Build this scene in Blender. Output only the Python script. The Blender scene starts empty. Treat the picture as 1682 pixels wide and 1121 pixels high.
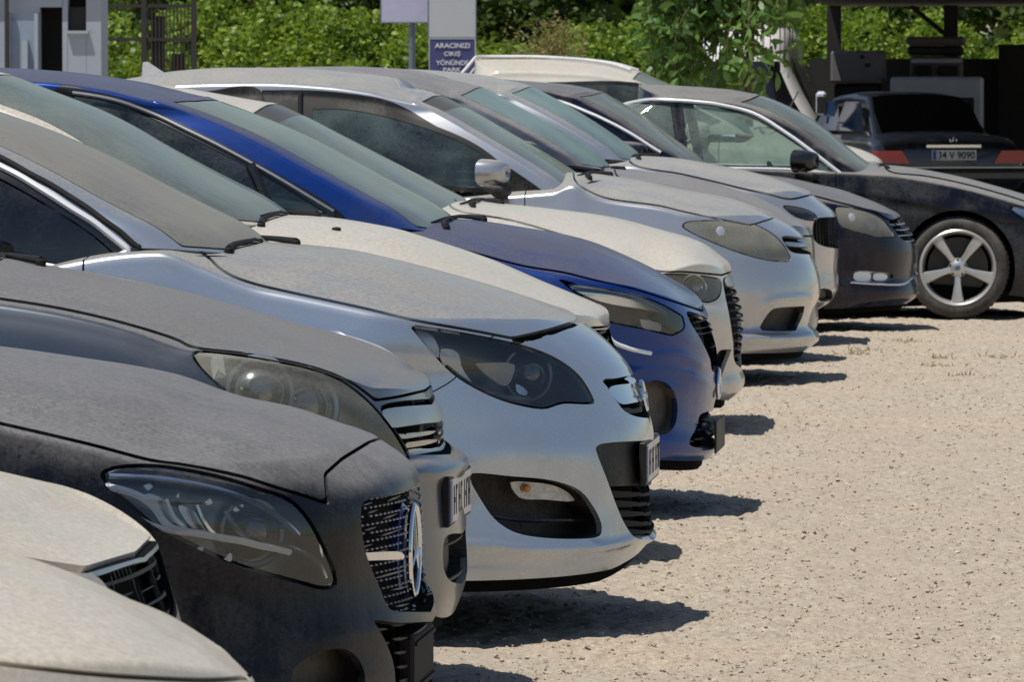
import bpy, math, random
import numpy as np
from mathutils import Vector, Matrix

random.seed(7)
rng = np.random.default_rng(11)
scene = bpy.context.scene
COL = scene.collection

# ------------------------------------------------------------------ camera
FPX, CX, CY, CAMH, HORIZON, ROWVP = 10300.0, 841.0, 560.5, 1.5, 150.0, 1780.0
TH = math.atan((ROWVP - CX) / FPX)
PH = math.atan((CY - HORIZON) / FPX)
DIR = np.array([-math.sin(TH) * math.cos(PH), math.cos(TH) * math.cos(PH), -math.sin(PH)])
RGT = np.array([math.cos(TH), math.sin(TH), 0.0])
UPV = np.cross(RGT, DIR)
CAM = np.array([0.0, 0.0, CAMH])


def ray(px, py):
    return DIR * FPX + RGT * (px - CX) - UPV * (py - CY)


def at(px, py, Y):
    """world point seen at pixel (px,py) of the photograph on the plane y=Y"""
    r = ray(px, py)
    return CAM + r * ((Y - CAM[1]) / r[1])


def on_ground(px, py, z=0.0):
    r = ray(px, py)
    return CAM + r * ((z - CAMH) / r[2])


def proj(P):
    P = np.asarray(P, float) - CAM
    d = P @ DIR
    return np.stack([CX + FPX * (P @ RGT) / d, CY - FPX * (P @ UPV) / d], -1)


def turn_view(yaw, pivot):
    """look at the world from the frame of a car that stands turned by yaw about a pivot"""
    global CAM, DIR, RGT, UPV
    c_, s_ = math.cos(-yaw), math.sin(-yaw)
    R = np.array([[c_, -s_, 0], [s_, c_, 0], [0, 0, 1.0]])
    CAM = pivot + R @ (CAM - pivot)
    DIR, RGT, UPV = R @ DIR, R @ RGT, R @ UPV


cam = bpy.data.cameras.new('camera')
cam.sensor_width = 36.0
cam.lens = FPX / 1682.0 * 36.0
cam.clip_start = 0.5
cam.clip_end = 3000
co = bpy.data.objects.new('camera', cam)
m = Matrix((tuple(RGT) + (0,), tuple(UPV) + (0,), tuple(-DIR) + (0,), (0, 0, 0, 1)))
co.matrix_world = Matrix.Translation(Vector(CAM)) @ m.to_3x3().transposed().to_4x4()
COL.objects.link(co)
scene.camera = co
cam.dof.use_dof = True
cam.dof.focus_distance = 17.0
cam.dof.aperture_fstop = 32.0

# ------------------------------------------------------------------ materials
MATS = {}


def new_mat(name):
    m = bpy.data.materials.new(name)
    m.use_nodes = True
    nt = m.node_tree
    nt.nodes.clear()
    out = nt.nodes.new('ShaderNodeOutputMaterial')
    return m, nt, out


def N(nt, typ, **kw):
    n = nt.nodes.new(typ)
    for k, v in kw.items():
        if k in n.inputs.keys():
            n.inputs[k].default_value = v
        else:
            setattr(n, k, v)
    return n


def L(nt, a, b):
    nt.links.new(a, b)


def rgb(c):
    return (c[0], c[1], c[2], 1.0)


def noise(nt, scale, detail=4, rough=0.6, vec=None, dist=0.0):
    n = N(nt, 'ShaderNodeTexNoise')
    n.inputs['Scale'].default_value = scale
    n.inputs['Detail'].default_value = detail
    n.inputs['Roughness'].default_value = rough
    n.inputs['Distortion'].default_value = dist
    if vec is not None:
        L(nt, vec, n.inputs['Vector'])
    return n


def ramp(nt, fac, stops):
    r = N(nt, 'ShaderNodeValToRGB')
    e = r.color_ramp.elements
    while len(e) < len(stops):
        e.new(0.5)
    for i, (p, c) in enumerate(stops):
        e[i].position = p
        e[i].color = rgb(c) if hasattr(c, '__len__') else (c, c, c, 1)
    L(nt, fac, r.inputs[0])
    return r


def math_node(nt, op, a, b=None, clamp=False):
    n = N(nt, 'ShaderNodeMath', operation=op)
    n.use_clamp = clamp
    for i, v in enumerate((a, b)):
        if v is None:
            continue
        if isinstance(v, (int, float)):
            n.inputs[i].default_value = v
        else:
            L(nt, v, n.inputs[i])
    return n.outputs[0]


def mixcol(nt, fac, a, b, mode='MIX'):
    n = N(nt, 'ShaderNodeMix', data_type='RGBA', blend_type=mode)
    for s, v in ((n.inputs[0], fac), (n.inputs[6], a), (n.inputs[7], b)):
        if isinstance(v, (int, float)):
            s.default_value = v
        elif isinstance(v, tuple):
            s.default_value = rgb(v)
        else:
            L(nt, v, s)
    return n.outputs[2]


def bump(nt, h, strength, dist=0.01):
    b = N(nt, 'ShaderNodeBump')
    b.inputs['Strength'].default_value = strength
    b.inputs['Distance'].default_value = dist
    L(nt, h, b.inputs['Height'])
    return b.outputs[0]


def dust_mask(nt, lo, hi, side, amount, blot=6.0, streak=True):
    """0..1 dust cover: more on faces that look up, broken by noise and rain marks"""
    geo = N(nt, 'ShaderNodeNewGeometry')
    sep = N(nt, 'ShaderNodeSeparateXYZ')
    L(nt, geo.outputs['Normal'], sep.inputs[0])
    mr = N(nt, 'ShaderNodeMapRange', interpolation_type='SMOOTHSTEP')
    mr.inputs['From Min'].default_value = lo
    mr.inputs['From Max'].default_value = hi
    mr.inputs['To Min'].default_value = side
    mr.inputs['To Max'].default_value = amount
    L(nt, sep.outputs['Z'], mr.inputs['Value'])
    tc = N(nt, 'ShaderNodeTexCoord')
    n1 = noise(nt, blot, 5, 0.65, tc.outputs['Object'])
    n2 = noise(nt, 90, 3, 0.7, tc.outputs['Object'])
    n3 = noise(nt, 420, 2, 0.6, tc.outputs['Object'])
    s = math_node(nt, 'ADD', math_node(nt, 'MULTIPLY', n1.outputs[0], 0.6), math_node(nt, 'MULTIPLY', n2.outputs[0], 0.6))
    s = math_node(nt, 'ADD', s, math_node(nt, 'MULTIPLY', n3.outputs[0], 0.6))
    s = math_node(nt, 'SUBTRACT', s, 0.88)
    s = math_node(nt, 'MULTIPLY', s, math_node(nt, 'ADD', math_node(nt, 'MULTIPLY', mr.outputs[0], 0.6), 0.5))
    d = math_node(nt, 'ADD', mr.outputs[0], s)
    if streak:
        mp = N(nt, 'ShaderNodeMapping')
        mp.inputs['Scale'].default_value = (26, 26, 1.6)
        L(nt, tc.outputs['Object'], mp.inputs[0])
        n4 = noise(nt, 1.0, 4, 0.7, mp.outputs[0])
        d = math_node(nt, 'ADD', d, math_node(nt, 'MULTIPLY', math_node(nt, 'SUBTRACT', n4.outputs[0], 0.5), 0.22))
    # dried rain spots and wiped patches
    vo = N(nt, 'ShaderNodeTexVoronoi')
    vo.inputs['Scale'].default_value = 34
    wv = N(nt, 'ShaderNodeVectorMath', operation='ADD')
    L(nt, tc.outputs['Object'], wv.inputs[0])
    wn = noise(nt, 9, 3, .6, tc.outputs['Object'])
    ws_ = N(nt, 'ShaderNodeVectorMath', operation='SCALE')
    L(nt, wn.outputs['Color'], ws_.inputs[0])
    ws_.inputs['Scale'].default_value = .16
    L(nt, ws_.outputs[0], wv.inputs[1])
    L(nt, wv.outputs[0], vo.inputs['Vector'])
    sp = ramp(nt, vo.outputs['Distance'], [(.0, 1.0), (.15, .6), (.3, .0)])
    d = math_node(nt, 'SUBTRACT', d, math_node(nt, 'MULTIPLY', math_node(nt, 'MULTIPLY', sp.outputs[0], n1.outputs[0]), 0.34))
    wp = noise(nt, 1.7, 3, .6, tc.outputs['Object'], dist=1.5)
    d = math_node(nt, 'ADD', d, math_node(nt, 'MULTIPLY', math_node(nt, 'SUBTRACT', wp.outputs[0], .47), .95), clamp=True)
    return d, tc


def paint(name, color, metallic=0.0, rough=0.35, dust=(0.26, 0.235, 0.205), amount=0.85, side=0.12, lo=0.25, hi=0.8,
          coat=0.8, coat_rough=0.08, flake=False, blot=5.0, spec=0.5):
    m, nt, out = new_mat(name)
    d, tc = dust_mask(nt, lo, hi, side, amount, blot)
    base = N(nt, 'ShaderNodeBsdfPrincipled')
    c = color
    base.inputs['Base Color'].default_value = rgb(c)
    base.inputs['Metallic'].default_value = metallic
    base.inputs['Roughness'].default_value = rough
    base.inputs['Coat Weight'].default_value = coat
    base.inputs['Specular IOR Level'].default_value = spec
    base.inputs['Coat Roughness'].default_value = coat_rough
    dn = noise(nt, 3.0, 5, 0.7, tc.outputs['Object'])
    dn2 = noise(nt, 85, 6, 0.85, tc.outputs['Object'])
    dc = mixcol(nt, dn.outputs[0], tuple(x * 0.85 for x in dust), tuple(min(1, x * 1.45) for x in dust))
    dc = mixcol(nt, ramp(nt, dn2.outputs[0], [(.34, 0.0), (.62, 1.0)]).outputs[0], dc, tuple(x * 0.62 for x in dust))
    db = N(nt, 'ShaderNodeBsdfPrincipled')
    L(nt, dc, db.inputs['Base Color'])
    db.inputs['Roughness'].default_value = 0.85
    db.inputs['Specular IOR Level'].default_value = 0.25
    db.inputs['Sheen Weight'].default_value = 0.15
    L(nt, bump(nt, dn2.outputs[0], 0.25, 0.002), db.inputs['Normal'])
    bn = noise(nt, 2.2, 2, 0.5, tc.outputs['Object'])
    L(nt, bump(nt, bn.outputs[0], 0.05, 0.02), base.inputs['Normal'])
    mx = N(nt, 'ShaderNodeMixShader')
    L(nt, d, mx.inputs[0])
    L(nt, base.outputs[0], mx.inputs[1])
    L(nt, db.outputs[0], mx.inputs[2])
    L(nt, mx.outputs[0], out.inputs[0])
    return m


def simple(name, color, rough=0.5, metallic=0.0, nscale=30, namp=0.25, bmp=0.1, spec=0.5, coat=0.0, dusty=0.0,
           dust=(0.3, 0.27, 0.23)):
    m, nt, out = new_mat(name)
    p = N(nt, 'ShaderNodeBsdfPrincipled')
    tc = N(nt, 'ShaderNodeTexCoord')
    n = noise(nt, nscale, 5, 0.6, tc.outputs['Object'])
    col = mixcol(nt, n.outputs[0], tuple(x * (1 - namp) for x in color), tuple(min(1, x * (1 + namp)) for x in color))
    if dusty > 0:
        d, _ = dust_mask(nt, 0.0, 0.9, dusty * 0.55, dusty, 8.0)
        d = math_node(nt, 'MULTIPLY', math_node(nt, 'SUBTRACT', d, .10, clamp=True), .9)
        col = mixcol(nt, d, col, dust)
    L(nt, col, p.inputs['Base Color'])
    p.inputs['Roughness'].default_value = rough
    p.inputs['Metallic'].default_value = metallic
    p.inputs['Specular IOR Level'].default_value = spec
    p.inputs['Coat Weight'].default_value = coat
    if bmp > 0:
        L(nt, bump(nt, n.outputs[0], bmp, 0.01), p.inputs['Normal'])
    L(nt, p.outputs[0], out.inputs[0])
    return m


def glass(name, tint=(0.35, 0.42, 0.4), dust=(0.23, 0.225, 0.2), lo=-0.2, hi=0.75, side=0.08, amount=0.75, tr=1.0, rough=0.03, var=0.9):
    """dusty car glass: tinted see-through pane with a reflecting surface under a dust film"""
    m, nt, out = new_mat(name)
    d, tc = dust_mask(nt, lo, hi, side, amount, 2.5, False)
    t = N(nt, 'ShaderNodeBsdfTransparent')
    t.inputs[0].default_value = rgb(tint)
    g = N(nt, 'ShaderNodeBsdfGlossy')
    g.inputs['Roughness'].default_value = rough
    g.inputs['Color'].default_value = (0.9, 0.95, 0.95, 1)
    fr = N(nt, 'ShaderNodeFresnel')
    fr.inputs[0].default_value = 1.5
    f2 = math_node(nt, 'ADD', fr.outputs[0], 0.03, clamp=True)
    m1 = N(nt, 'ShaderNodeMixShader')
    L(nt, f2, m1.inputs[0])
    L(nt, t.outputs[0], m1.inputs[1])
    L(nt, g.outputs[0], m1.inputs[2])
    big = noise(nt, 1.1, 3, .55, tc.outputs['Object'])
    d = math_node(nt, 'ADD', d, math_node(nt, 'MULTIPLY', math_node(nt, 'SUBTRACT', big.outputs[0], .5), var), clamp=True)
    d = math_node(nt, 'MULTIPLY', d, .97)
    df = N(nt, 'ShaderNodeBsdfDiffuse')
    n = noise(nt, 1.6, 4, 0.6, tc.outputs['Object'])
    L(nt, mixcol(nt, n.outputs[0], tuple(x * 0.8 for x in dust), tuple(x * 1.15 for x in dust)), df.inputs[0])
    m2 = N(nt, 'ShaderNodeMixShader')
    L(nt, d, m2.inputs[0])
    L(nt, m1.outputs[0], m2.inputs[1])
    L(nt, df.outputs[0], m2.inputs[2])
    L(nt, m2.outputs[0], out.inputs[0])
    return m


def M(k):
    return MATS[k]


# ------------------------------------------------------------------ object helpers
def mesh_obj(name, V, F, mat, parent=None, origin=(0, 0, 0), normals=None, smooth=True, mats=None, fmat=None):
    V = np.asarray(V, float).reshape(-1, 3)
    me = bpy.data.meshes.new(name)
    V2 = V - np.asarray(origin)
    if isinstance(F, np.ndarray):
        nf, k = F.shape
        me.vertices.add(len(V2))
        me.vertices.foreach_set('co', V2.astype(np.float32).ravel())
        me.loops.add(nf * k)
        me.loops.foreach_set('vertex_index', F.astype(np.int32).ravel())
        me.polygons.add(nf)
        me.polygons.foreach_set('loop_start', np.arange(0, nf * k, k, dtype=np.int32))
        me.update(calc_edges=True)
        me.validate()
    else:
        me.from_pydata([tuple(v) for v in V2], [], F)
        me.update()
    me.polygons.foreach_set('use_smooth', [smooth] * len(me.polygons))
    for mm in (mats or [mat]):
        me.materials.append(mm)
    if fmat is not None:
        me.polygons.foreach_set('material_index', fmat)
    if normals is not None and len(me.vertices) == len(normals):
        me.normals_split_custom_set_from_vertices(np.asarray(normals, float).tolist())
    o = bpy.data.objects.new(name, me)
    COL.objects.link(o)
    if parent is not None:
        o.parent = parent
    else:
        o.location = origin
    return o


def thing(name, label, cat, loc=(0, 0, 0), group=None):
    o = bpy.data.objects.new(name, None)
    o.empty_display_size = 0.2
    COL.objects.link(o)
    o.location = loc
    o['label'] = label
    o['category'] = cat
    if group:
        o['group'] = group
    return o


class MB:
    """collects simple shapes (world coordinates) into one mesh"""

    def __init__(self):
        self.V, self.F, self.n = [], [], 0

    def add(self, V, F):
        V = np.asarray(V, float)
        self.V.append(V)
        self.F += [tuple(int(i) + self.n for i in f) for f in F]
        self.n += len(V)

    def box(self, lo, hi, bev=0.0):
        a_, b_ = np.array(lo, float), np.array(hi, float)
        lo, hi = np.minimum(a_, b_), np.maximum(a_, b_)
        if bev <= 0:
            V = [(x, y, z) for x in (lo[0], hi[0]) for y in (lo[1], hi[1]) for z in (lo[2], hi[2])]
            F = [(0, 1, 3, 2), (4, 6, 7, 5), (0, 4, 5, 1), (2, 3, 7, 6), (0, 2, 6, 4), (1, 5, 7, 3)]
            self.add(V, F)
            return
        b = min(bev, (hi - lo).min() * 0.49)
        V, idx = [], {}
        for sx in (0, 1):
            for sy in (0, 1):
                for sz in (0, 1):
                    c = [(lo, hi)[s][i] for i, s in enumerate((sx, sy, sz))]
                    inn = [(1, -1)[s] * b for s in (sx, sy, sz)]
                    for a in range(3):
                        p = [c[i] + (0 if i == a else inn[i]) for i in range(3)]
                        idx[(sx, sy, sz, a)] = len(V)
                        V.append(p)
        F = []
        for a in range(3):
            o1, o2 = [i for i in range(3) if i != a]
            for s in (0, 1):
                q = []
                for u, v in ((0, 0), (1, 0), (1, 1), (0, 1)):
                    k = [0, 0, 0]
                    k[a], k[o1], k[o2] = s, u, v
                    q.append(idx[(k[0], k[1], k[2], a)])
                F.append(q if (s == 1) == (a != 1) else q[::-1])
        for a in range(3):
            o1, o2 = [i for i in range(3) if i != a]
            for u in (0, 1):
                for v in (0, 1):
                    k0, k1 = [0, 0, 0], [0, 0, 0]
                    k0[o1] = k1[o1] = u
                    k0[o2] = k1[o2] = v
                    k1[a] = 1
                    F.append((idx[(*k0, o1)], idx[(*k1, o1)], idx[(*k1, o2)], idx[(*k0, o2)]))
        for sx in (0, 1):
            for sy in (0, 1):
                for sz in (0, 1):
                    F.append([idx[(sx, sy, sz, a)] for a in range(3)])
        self.add(V, F)

    def tube(self, pts, r, n=8, caps=True):
        P = np.asarray(pts, float)
        rr = np.full(len(P), r) if np.isscalar(r) else np.asarray(r, float)
        T = np.gradient(P, axis=0)
        T /= np.linalg.norm(T, axis=1)[:, None] + 1e-12
        ref = np.array([0, 0, 1.0]) if abs(T[0][2]) < 0.9 else np.array([1.0, 0, 0])
        V = []
        u = np.cross(T[0], ref)
        u /= np.linalg.norm(u)
        for i in range(len(P)):
            u = u - T[i] * (u @ T[i])
            u /= np.linalg.norm(u) + 1e-12
            w = np.cross(T[i], u)
            for k in range(n):
                a = 2 * math.pi * k / n
                V.append(P[i] + rr[i] * (math.cos(a) * u + math.sin(a) * w))
        F = []
        for i in range(len(P) - 1):
            for k in range(n):
                F.append((i * n + k, i * n + (k + 1) % n, (i + 1) * n + (k + 1) % n, (i + 1) * n + k))
        if caps:
            F.append(tuple(range(n))[::-1])
            F.append(tuple((len(P) - 1) * n + k for k in range(n)))
        self.add(V, F)

    def lathe(self, prof, center, axis='y', n=40, close=False):
        """prof: list of (radius, offset along axis)"""
        V = []
        for r, h in prof:
            for k in range(n):
                a = 2 * math.pi * k / n
                c, s = r * math.cos(a), r * math.sin(a)
                V.append({'y': (c, h, s), 'x': (h, c, s), 'z': (c, s, h)}[axis])
        V = np.array(V) + np.array(center)
        F = []
        for i in range(len(prof) - 1):
            for k in range(n):
                F.append((i * n + k, i * n + (k + 1) % n, (i + 1) * n + (k + 1) % n, (i + 1) * n + k))
        if close:
            F.append(tuple(range(n)))
            F.append(tuple((len(prof) - 1) * n + k for k in range(n))[::-1])
        self.add(V, F)

    def ball(self, c, r, n=10, m=16):
        r = np.array([r] * 3 if np.isscalar(r) else r, float)
        V, F = [], []
        for i in range(n + 1):
            a = math.pi * i / n
            for k in range(m):
                b = 2 * math.pi * k / m
                V.append(np.array(c) + r * np.array([math.sin(a) * math.cos(b), math.sin(a) * math.sin(b), math.cos(a)]))
        for i in range(n):
            for k in range(m):
                F.append((i * m + k, i * m + (k + 1) % m, (i + 1) * m + (k + 1) % m, (i + 1) * m + k))
        self.add(V, F)

    def prism(self, poly, y0, y1):
        """polygon in (x,z) extruded along y"""
        n = len(poly)
        V = [(x, y0, z) for x, z in poly] + [(x, y1, z) for x, z in poly]
        F = [tuple(range(n)), tuple(range(n, 2 * n))[::-1]]
        F += [(i, n + i, n + (i + 1) % n, (i + 1) % n) for i in range(n)]
        self.add(V, F)

    def obj(self, name, mat, parent=None, origin=(0, 0, 0), smooth=False):
        V = np.concatenate(self.V)
        o = mesh_obj(name, V, self.F, mat, parent, origin, smooth=smooth)
        if smooth:
            me = o.data
            me.set_sharp_from_angle(angle=math.radians(40))
        return o


# ------------------------------------------------------------------ curves
def pchip(xs, ys, x):
    xs, ys = np.asarray(xs, float), np.asarray(ys, float)
    o = np.argsort(xs)
    xs, ys = xs[o], ys[o]
    keep = np.concatenate([[True], np.diff(xs) > 1e-4])
    xs, ys = xs[keep], ys[keep]
    x = np.asarray(x, float)
    if len(xs) < 3:
        return np.interp(x, xs, ys)
    h = np.diff(xs)
    d = np.diff(ys) / h
    mm = np.zeros(len(xs))
    for i in range(1, len(xs) - 1):
        if d[i - 1] * d[i] > 0:
            w1, w2 = 2 * h[i] + h[i - 1], h[i] + 2 * h[i - 1]
            mm[i] = (w1 + w2) / (w1 / d[i - 1] + w2 / d[i])
    mm[0], mm[-1] = d[0], d[-1]
    xc = np.clip(x, xs[0], xs[-1])
    i = np.clip(np.searchsorted(xs, xc) - 1, 0, len(h) - 1)
    t = (xc - xs[i]) / h[i]
    return ((1 + 2 * t) * (1 - t) ** 2 * ys[i] + t * (1 - t) ** 2 * h[i] * mm[i] + t * t * (3 - 2 * t) * ys[i + 1]
            + t * t * (t - 1) * h[i] * mm[i + 1])


def smooth_poly(pts, k=5):
    """closed Catmull-Rom through the points; a point given twice is a sharp corner"""
    P = np.asarray(pts, float)
    n = len(P)
    out = []
    for i in range(n):
        p0, p1, p2, p3 = P[i - 1], P[i], P[(i + 1) % n], P[(i + 2) % n]
        if np.allclose(p1, p2):
            continue
        if np.allclose(p0, p1):
            p0 = p1 - (p2 - p1)
        if np.allclose(p2, p3):
            p3 = p2 + (p2 - p1)
        la, lb, lc = [max(np.linalg.norm(q), 1e-6) ** 0.5 for q in (p1 - p0, p2 - p1, p3 - p2)]
        t1, t2, t3 = la, la + lb, la + lb + lc
        for j in range(k):
            t = t1 + (t2 - t1) * j / k
            A1 = (t1 - t) / t1 * p0 + t / t1 * p1
            A2 = (t2 - t) / lb * p1 + (t - t1) / lb * p2
            A3 = (t3 - t) / lc * p2 + (t - t2) / lc * p3
            B1 = (t2 - t) / t2 * A1 + t / t2 * A2
            B2 = (t3 - t) / (t3 - t1) * A2 + (t - t1) / (t3 - t1) * A3
            out.append((t2 - t) / lb * B1 + (t - t1) / lb * B2)
    return np.array(out)


def poly_sd(P, poly):
    """signed distance, negative inside"""
    A = poly
    B = np.roll(poly, -1, axis=0)
    res = np.empty(len(P))
    for s in range(0, len(P), 20000):
        Q = P[s:s + 20000]
        pa = Q[:, None] - A[None]
        ba = (B - A)[None]
        h = np.clip((pa * ba).sum(-1) / ((ba * ba).sum(-1) + 1e-12), 0, 1)
        d = np.sqrt(((pa - ba * h[..., None]) ** 2).sum(-1)).min(1)
        y0, y1 = A[None, :, 1], B[None, :, 1]
        c = (y0 > Q[:, None, 1]) != (y1 > Q[:, None, 1])
        xi = A[None, :, 0] + (Q[:, None, 1] - y0) * (B[None, :, 0] - A[None, :, 0]) / np.where(np.abs(y1 - y0) < 1e-9, 1e-9, y1 - y0)
        ins = (c & (Q[:, None, 0] < xi)).sum(1) % 2 == 1
        res[s:s + 20000] = np.where(ins, -d, d)
    return res


def line_d(P, line):
    """distance to an open polyline"""
    A, B = line[:-1], line[1:]
    res = np.empty(len(P))
    for s in range(0, len(P), 20000):
        Q = P[s:s + 20000]
        pa = Q[:, None] - A[None]
        ba = (B - A)[None]
        h = np.clip((pa * ba).sum(-1) / ((ba * ba).sum(-1) + 1e-12), 0, 1)
        res[s:s + 20000] = np.sqrt(((pa - ba * h[..., None]) ** 2).sum(-1)).min(1)
    return res


def smooth_line(pts, k=6):
    P = np.asarray(pts, float)
    t = np.concatenate([[0], np.cumsum(np.linalg.norm(np.diff(P, axis=0), axis=1))])
    tt = np.linspace(0, t[-1], (len(P) - 1) * k + 1)
    if len(P) < 3:
        return np.stack([np.interp(tt, t, P[:, i]) for i in range(P.shape[1])], -1)
    return np.stack([pchip(t, P[:, i], tt) for i in range(P.shape[1])], -1)


# ------------------------------------------------------------------ cuttable surface
class Surf:
    """triangle mesh with per-vertex normal and (u,v); can be cut along any scalar field"""

    def __init__(s, V, Nn, UV, F):
        s.V, s.N, s.UV, s.F = V, Nn, UV, F

    def copy(s):
        return Surf(s.V.copy(), s.N.copy(), s.UV.copy(), s.F.copy())

    def sub(s, mask):
        F = s.F[mask]
        if len(F) == 0:
            return Surf(np.zeros((0, 3)), np.zeros((0, 3)), np.zeros((0, 2)), np.zeros((0, 3), int))
        idx, inv = np.unique(F.ravel(), return_inverse=True)
        return Surf(s.V[idx], s.N[idx], s.UV[idx], inv.reshape(-1, 3))

    def cut(s, f):
        """split at f=0 -> (inside f<0, outside)"""
        if len(s.F) == 0:
            return s, s
        f = np.where(np.abs(f) < 1e-6, 1e-6, f)
        neg = f < 0
        F = s.F
        ng = neg[F]
        cnt = ng.sum(1)
        mix = (cnt > 0) & (cnt < 3)
        FM = F[mix]
        if len(FM) == 0:
            return s.sub(cnt == 3), s.sub(cnt == 0)
        # rotate so that the lone vertex is first
        nm = neg[FM]
        lone_neg = nm.sum(1) == 1
        is_l = np.where(lone_neg[:, None], nm, ~nm)
        k = is_l.argmax(1)
        r = np.arange(len(FM))
        a, b, c = FM[r, k], FM[r, (k + 1) % 3], FM[r, (k + 2) % 3]

        def ek(i, j):
            return np.minimum(i, j) * (len(s.V) + 1) + np.maximum(i, j)
        keys = np.concatenate([ek(a, b), ek(a, c)])
        uk, inv = np.unique(keys, return_inverse=True)
        i0, i1 = uk // (len(s.V) + 1), uk % (len(s.V) + 1)
        t = (f[i0] / (f[i0] - f[i1]))[:, None]
        V = s.V[i0] * (1 - t) + s.V[i1] * t
        Nn = s.N[i0] * (1 - t) + s.N[i1] * t
        Nn /= np.linalg.norm(Nn, axis=1)[:, None] + 1e-12
        UV = s.UV[i0] * (1 - t) + s.UV[i1] * t
        n0 = len(s.V)
        mab, mac = n0 + inv[:len(a)], n0 + inv[len(a):]
        T1 = np.stack([a, mab, mac], 1)
        T2 = np.stack([mab, b, c], 1)
        T3 = np.stack([mab, c, mac], 1)
        full = Surf(np.concatenate([s.V, V]), np.concatenate([s.N, Nn]), np.concatenate([s.UV, UV]),
                    np.concatenate([F[~mix], T1, T2, T3]))
        side = np.concatenate([cnt[~mix] == 3, lone_neg, ~lone_neg, ~lone_neg])
        return full.sub(side), full.sub(~side)

    def boundary(s, yc=None):
        F = s.F
        E = np.concatenate([F[:, [0, 1]], F[:, [1, 2]], F[:, [2, 0]]])
        key = np.minimum(E[:, 0], E[:, 1]).astype(np.int64) * (len(s.V) + 1) + np.maximum(E[:, 0], E[:, 1])
        u, idx, cnt = np.unique(key, return_index=True, return_counts=True)
        B = E[idx[cnt == 1]]
        if yc is not None:
            on = np.abs(s.V[:, 1] - yc) < 1e-5
            B = B[~(on[B[:, 0]] & on[B[:, 1]])]
        return B

    def mirrored(s, yc):
        V = s.V.copy()
        V[:, 1] = 2 * yc - V[:, 1]
        Nn = s.N.copy()
        Nn[:, 1] *= -1
        return Surf(V, Nn, s.UV, s.F[:, ::-1])

    def both(s, yc):
        t = s.mirrored(yc)
        return Surf(np.concatenate([s.V, t.V]), np.concatenate([s.N, t.N]), np.concatenate([s.UV, t.UV]),
                    np.concatenate([s.F, t.F + len(s.V)]))

    def rim(s, depth, yc, vec=None):
        """wall from the open edges inwards"""
        B = s.boundary(yc)
        if len(B) == 0:
            return None
        idx, inv = np.unique(B.ravel(), return_inverse=True)
        b = inv.reshape(-1, 2)
        P = s.V[idx]
        D = (-s.N[idx] * depth) if vec is None else np.repeat(np.array(vec)[None], len(P), 0)
        Q = P + D
        n = len(P)
        F = np.stack([b[:, 1], b[:, 0], b[:, 0] + n, b[:, 1] + n], 1)
        F = np.concatenate([F[:, [0, 1, 2]], F[:, [0, 2, 3]]])
        V = np.concatenate([P, Q])
        # true face normals averaged per vertex
        fn = np.cross(V[F[:, 1]] - V[F[:, 0]], V[F[:, 2]] - V[F[:, 0]])
        Nn = np.zeros_like(V)
        for k in range(3):
            np.add.at(Nn, F[:, k], fn)
        Nn /= np.linalg.norm(Nn, axis=1)[:, None] + 1e-12
        return Surf(V, Nn, np.zeros((len(V), 2)), F)

    def shifted(s, d):
        return Surf(s.V + s.N * d, s.N, s.UV, s.F)


def join(*ss):
    ss = [x for x in ss if x is not None and len(x.F)]
    off, V, Nn, UV, F = 0, [], [], [], []
    for x in ss:
        V.append(x.V)
        Nn.append(x.N)
        UV.append(x.UV)
        F.append(x.F + off)
        off += len(x.V)
    return Surf(np.concatenate(V), np.concatenate(Nn), np.concatenate(UV), np.concatenate(F))


def grid_normals(P):
    """P: (rows, cols, 3)"""
    F = grid_faces(*P.shape[:2])
    V = P.reshape(-1, 3)
    fn = np.cross(V[F[:, 1]] - V[F[:, 0]], V[F[:, 2]] - V[F[:, 0]])
    Nn = np.zeros_like(V)
    for k in range(3):
        np.add.at(Nn, F[:, k], fn)
    Nn /= np.linalg.norm(Nn, axis=1)[:, None] + 1e-12
    return Nn


def grid_faces(R, C):
    i = np.arange(R * C).reshape(R, C)
    a, b, c, d = i[:-1, :-1].ravel(), i[:-1, 1:].ravel(), i[1:, 1:].ravel(), i[1:, :-1].ravel()
    return np.concatenate([np.stack([a, b, c], 1), np.stack([a, c, d], 1)])
# ------------------------------------------------------------------ the materials of the scene
DUST = (0.27, 0.245, 0.215)
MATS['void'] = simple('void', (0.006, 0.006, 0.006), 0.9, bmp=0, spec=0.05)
MATS['black_plastic'] = simple('black_plastic', (0.014, 0.014, 0.014), 0.55, nscale=60, dusty=.12, bmp=.05, spec=.3)
MATS['black_gloss'] = simple('black_gloss', (0.010, 0.010, 0.011), 0.2, nscale=20, dusty=.06, bmp=0, coat=.4)
MATS['black_rubber'] = simple('black_rubber', (0.012, 0.012, 0.012), 0.75, bmp=0, spec=.3)
MATS['rubber'] = simple('rubber', (0.022, 0.022, 0.022), 0.8, nscale=40, dusty=.3, bmp=.1, spec=.3)
MATS['dark_metal'] = simple('dark_metal', (0.08, 0.075, 0.07), 0.5, .8, bmp=.05)
MATS['chrome'] = simple('chrome', (0.75, 0.76, 0.78), 0.12, 1.0, nscale=15, namp=.05, bmp=0, dusty=.15)
MATS['dusty_chrome'] = simple('dusty_chrome', (0.5, 0.5, 0.5), 0.3, .9, nscale=25, namp=.15, bmp=0, dusty=.35)
MATS['rim'] = simple('rim', (0.55, 0.56, 0.57), 0.3, .75, nscale=12, namp=.1, bmp=0, dusty=.25)
MATS['lamp_inner'] = simple('lamp_inner', (0.03, 0.032, 0.036), 0.25, .3, nscale=25, namp=.5, bmp=.05)
MATS['lamp_light'] = simple('lamp_light', (0.55, 0.56, 0.57), 0.3, .5, nscale=20, namp=.3, bmp=.05)
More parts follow.
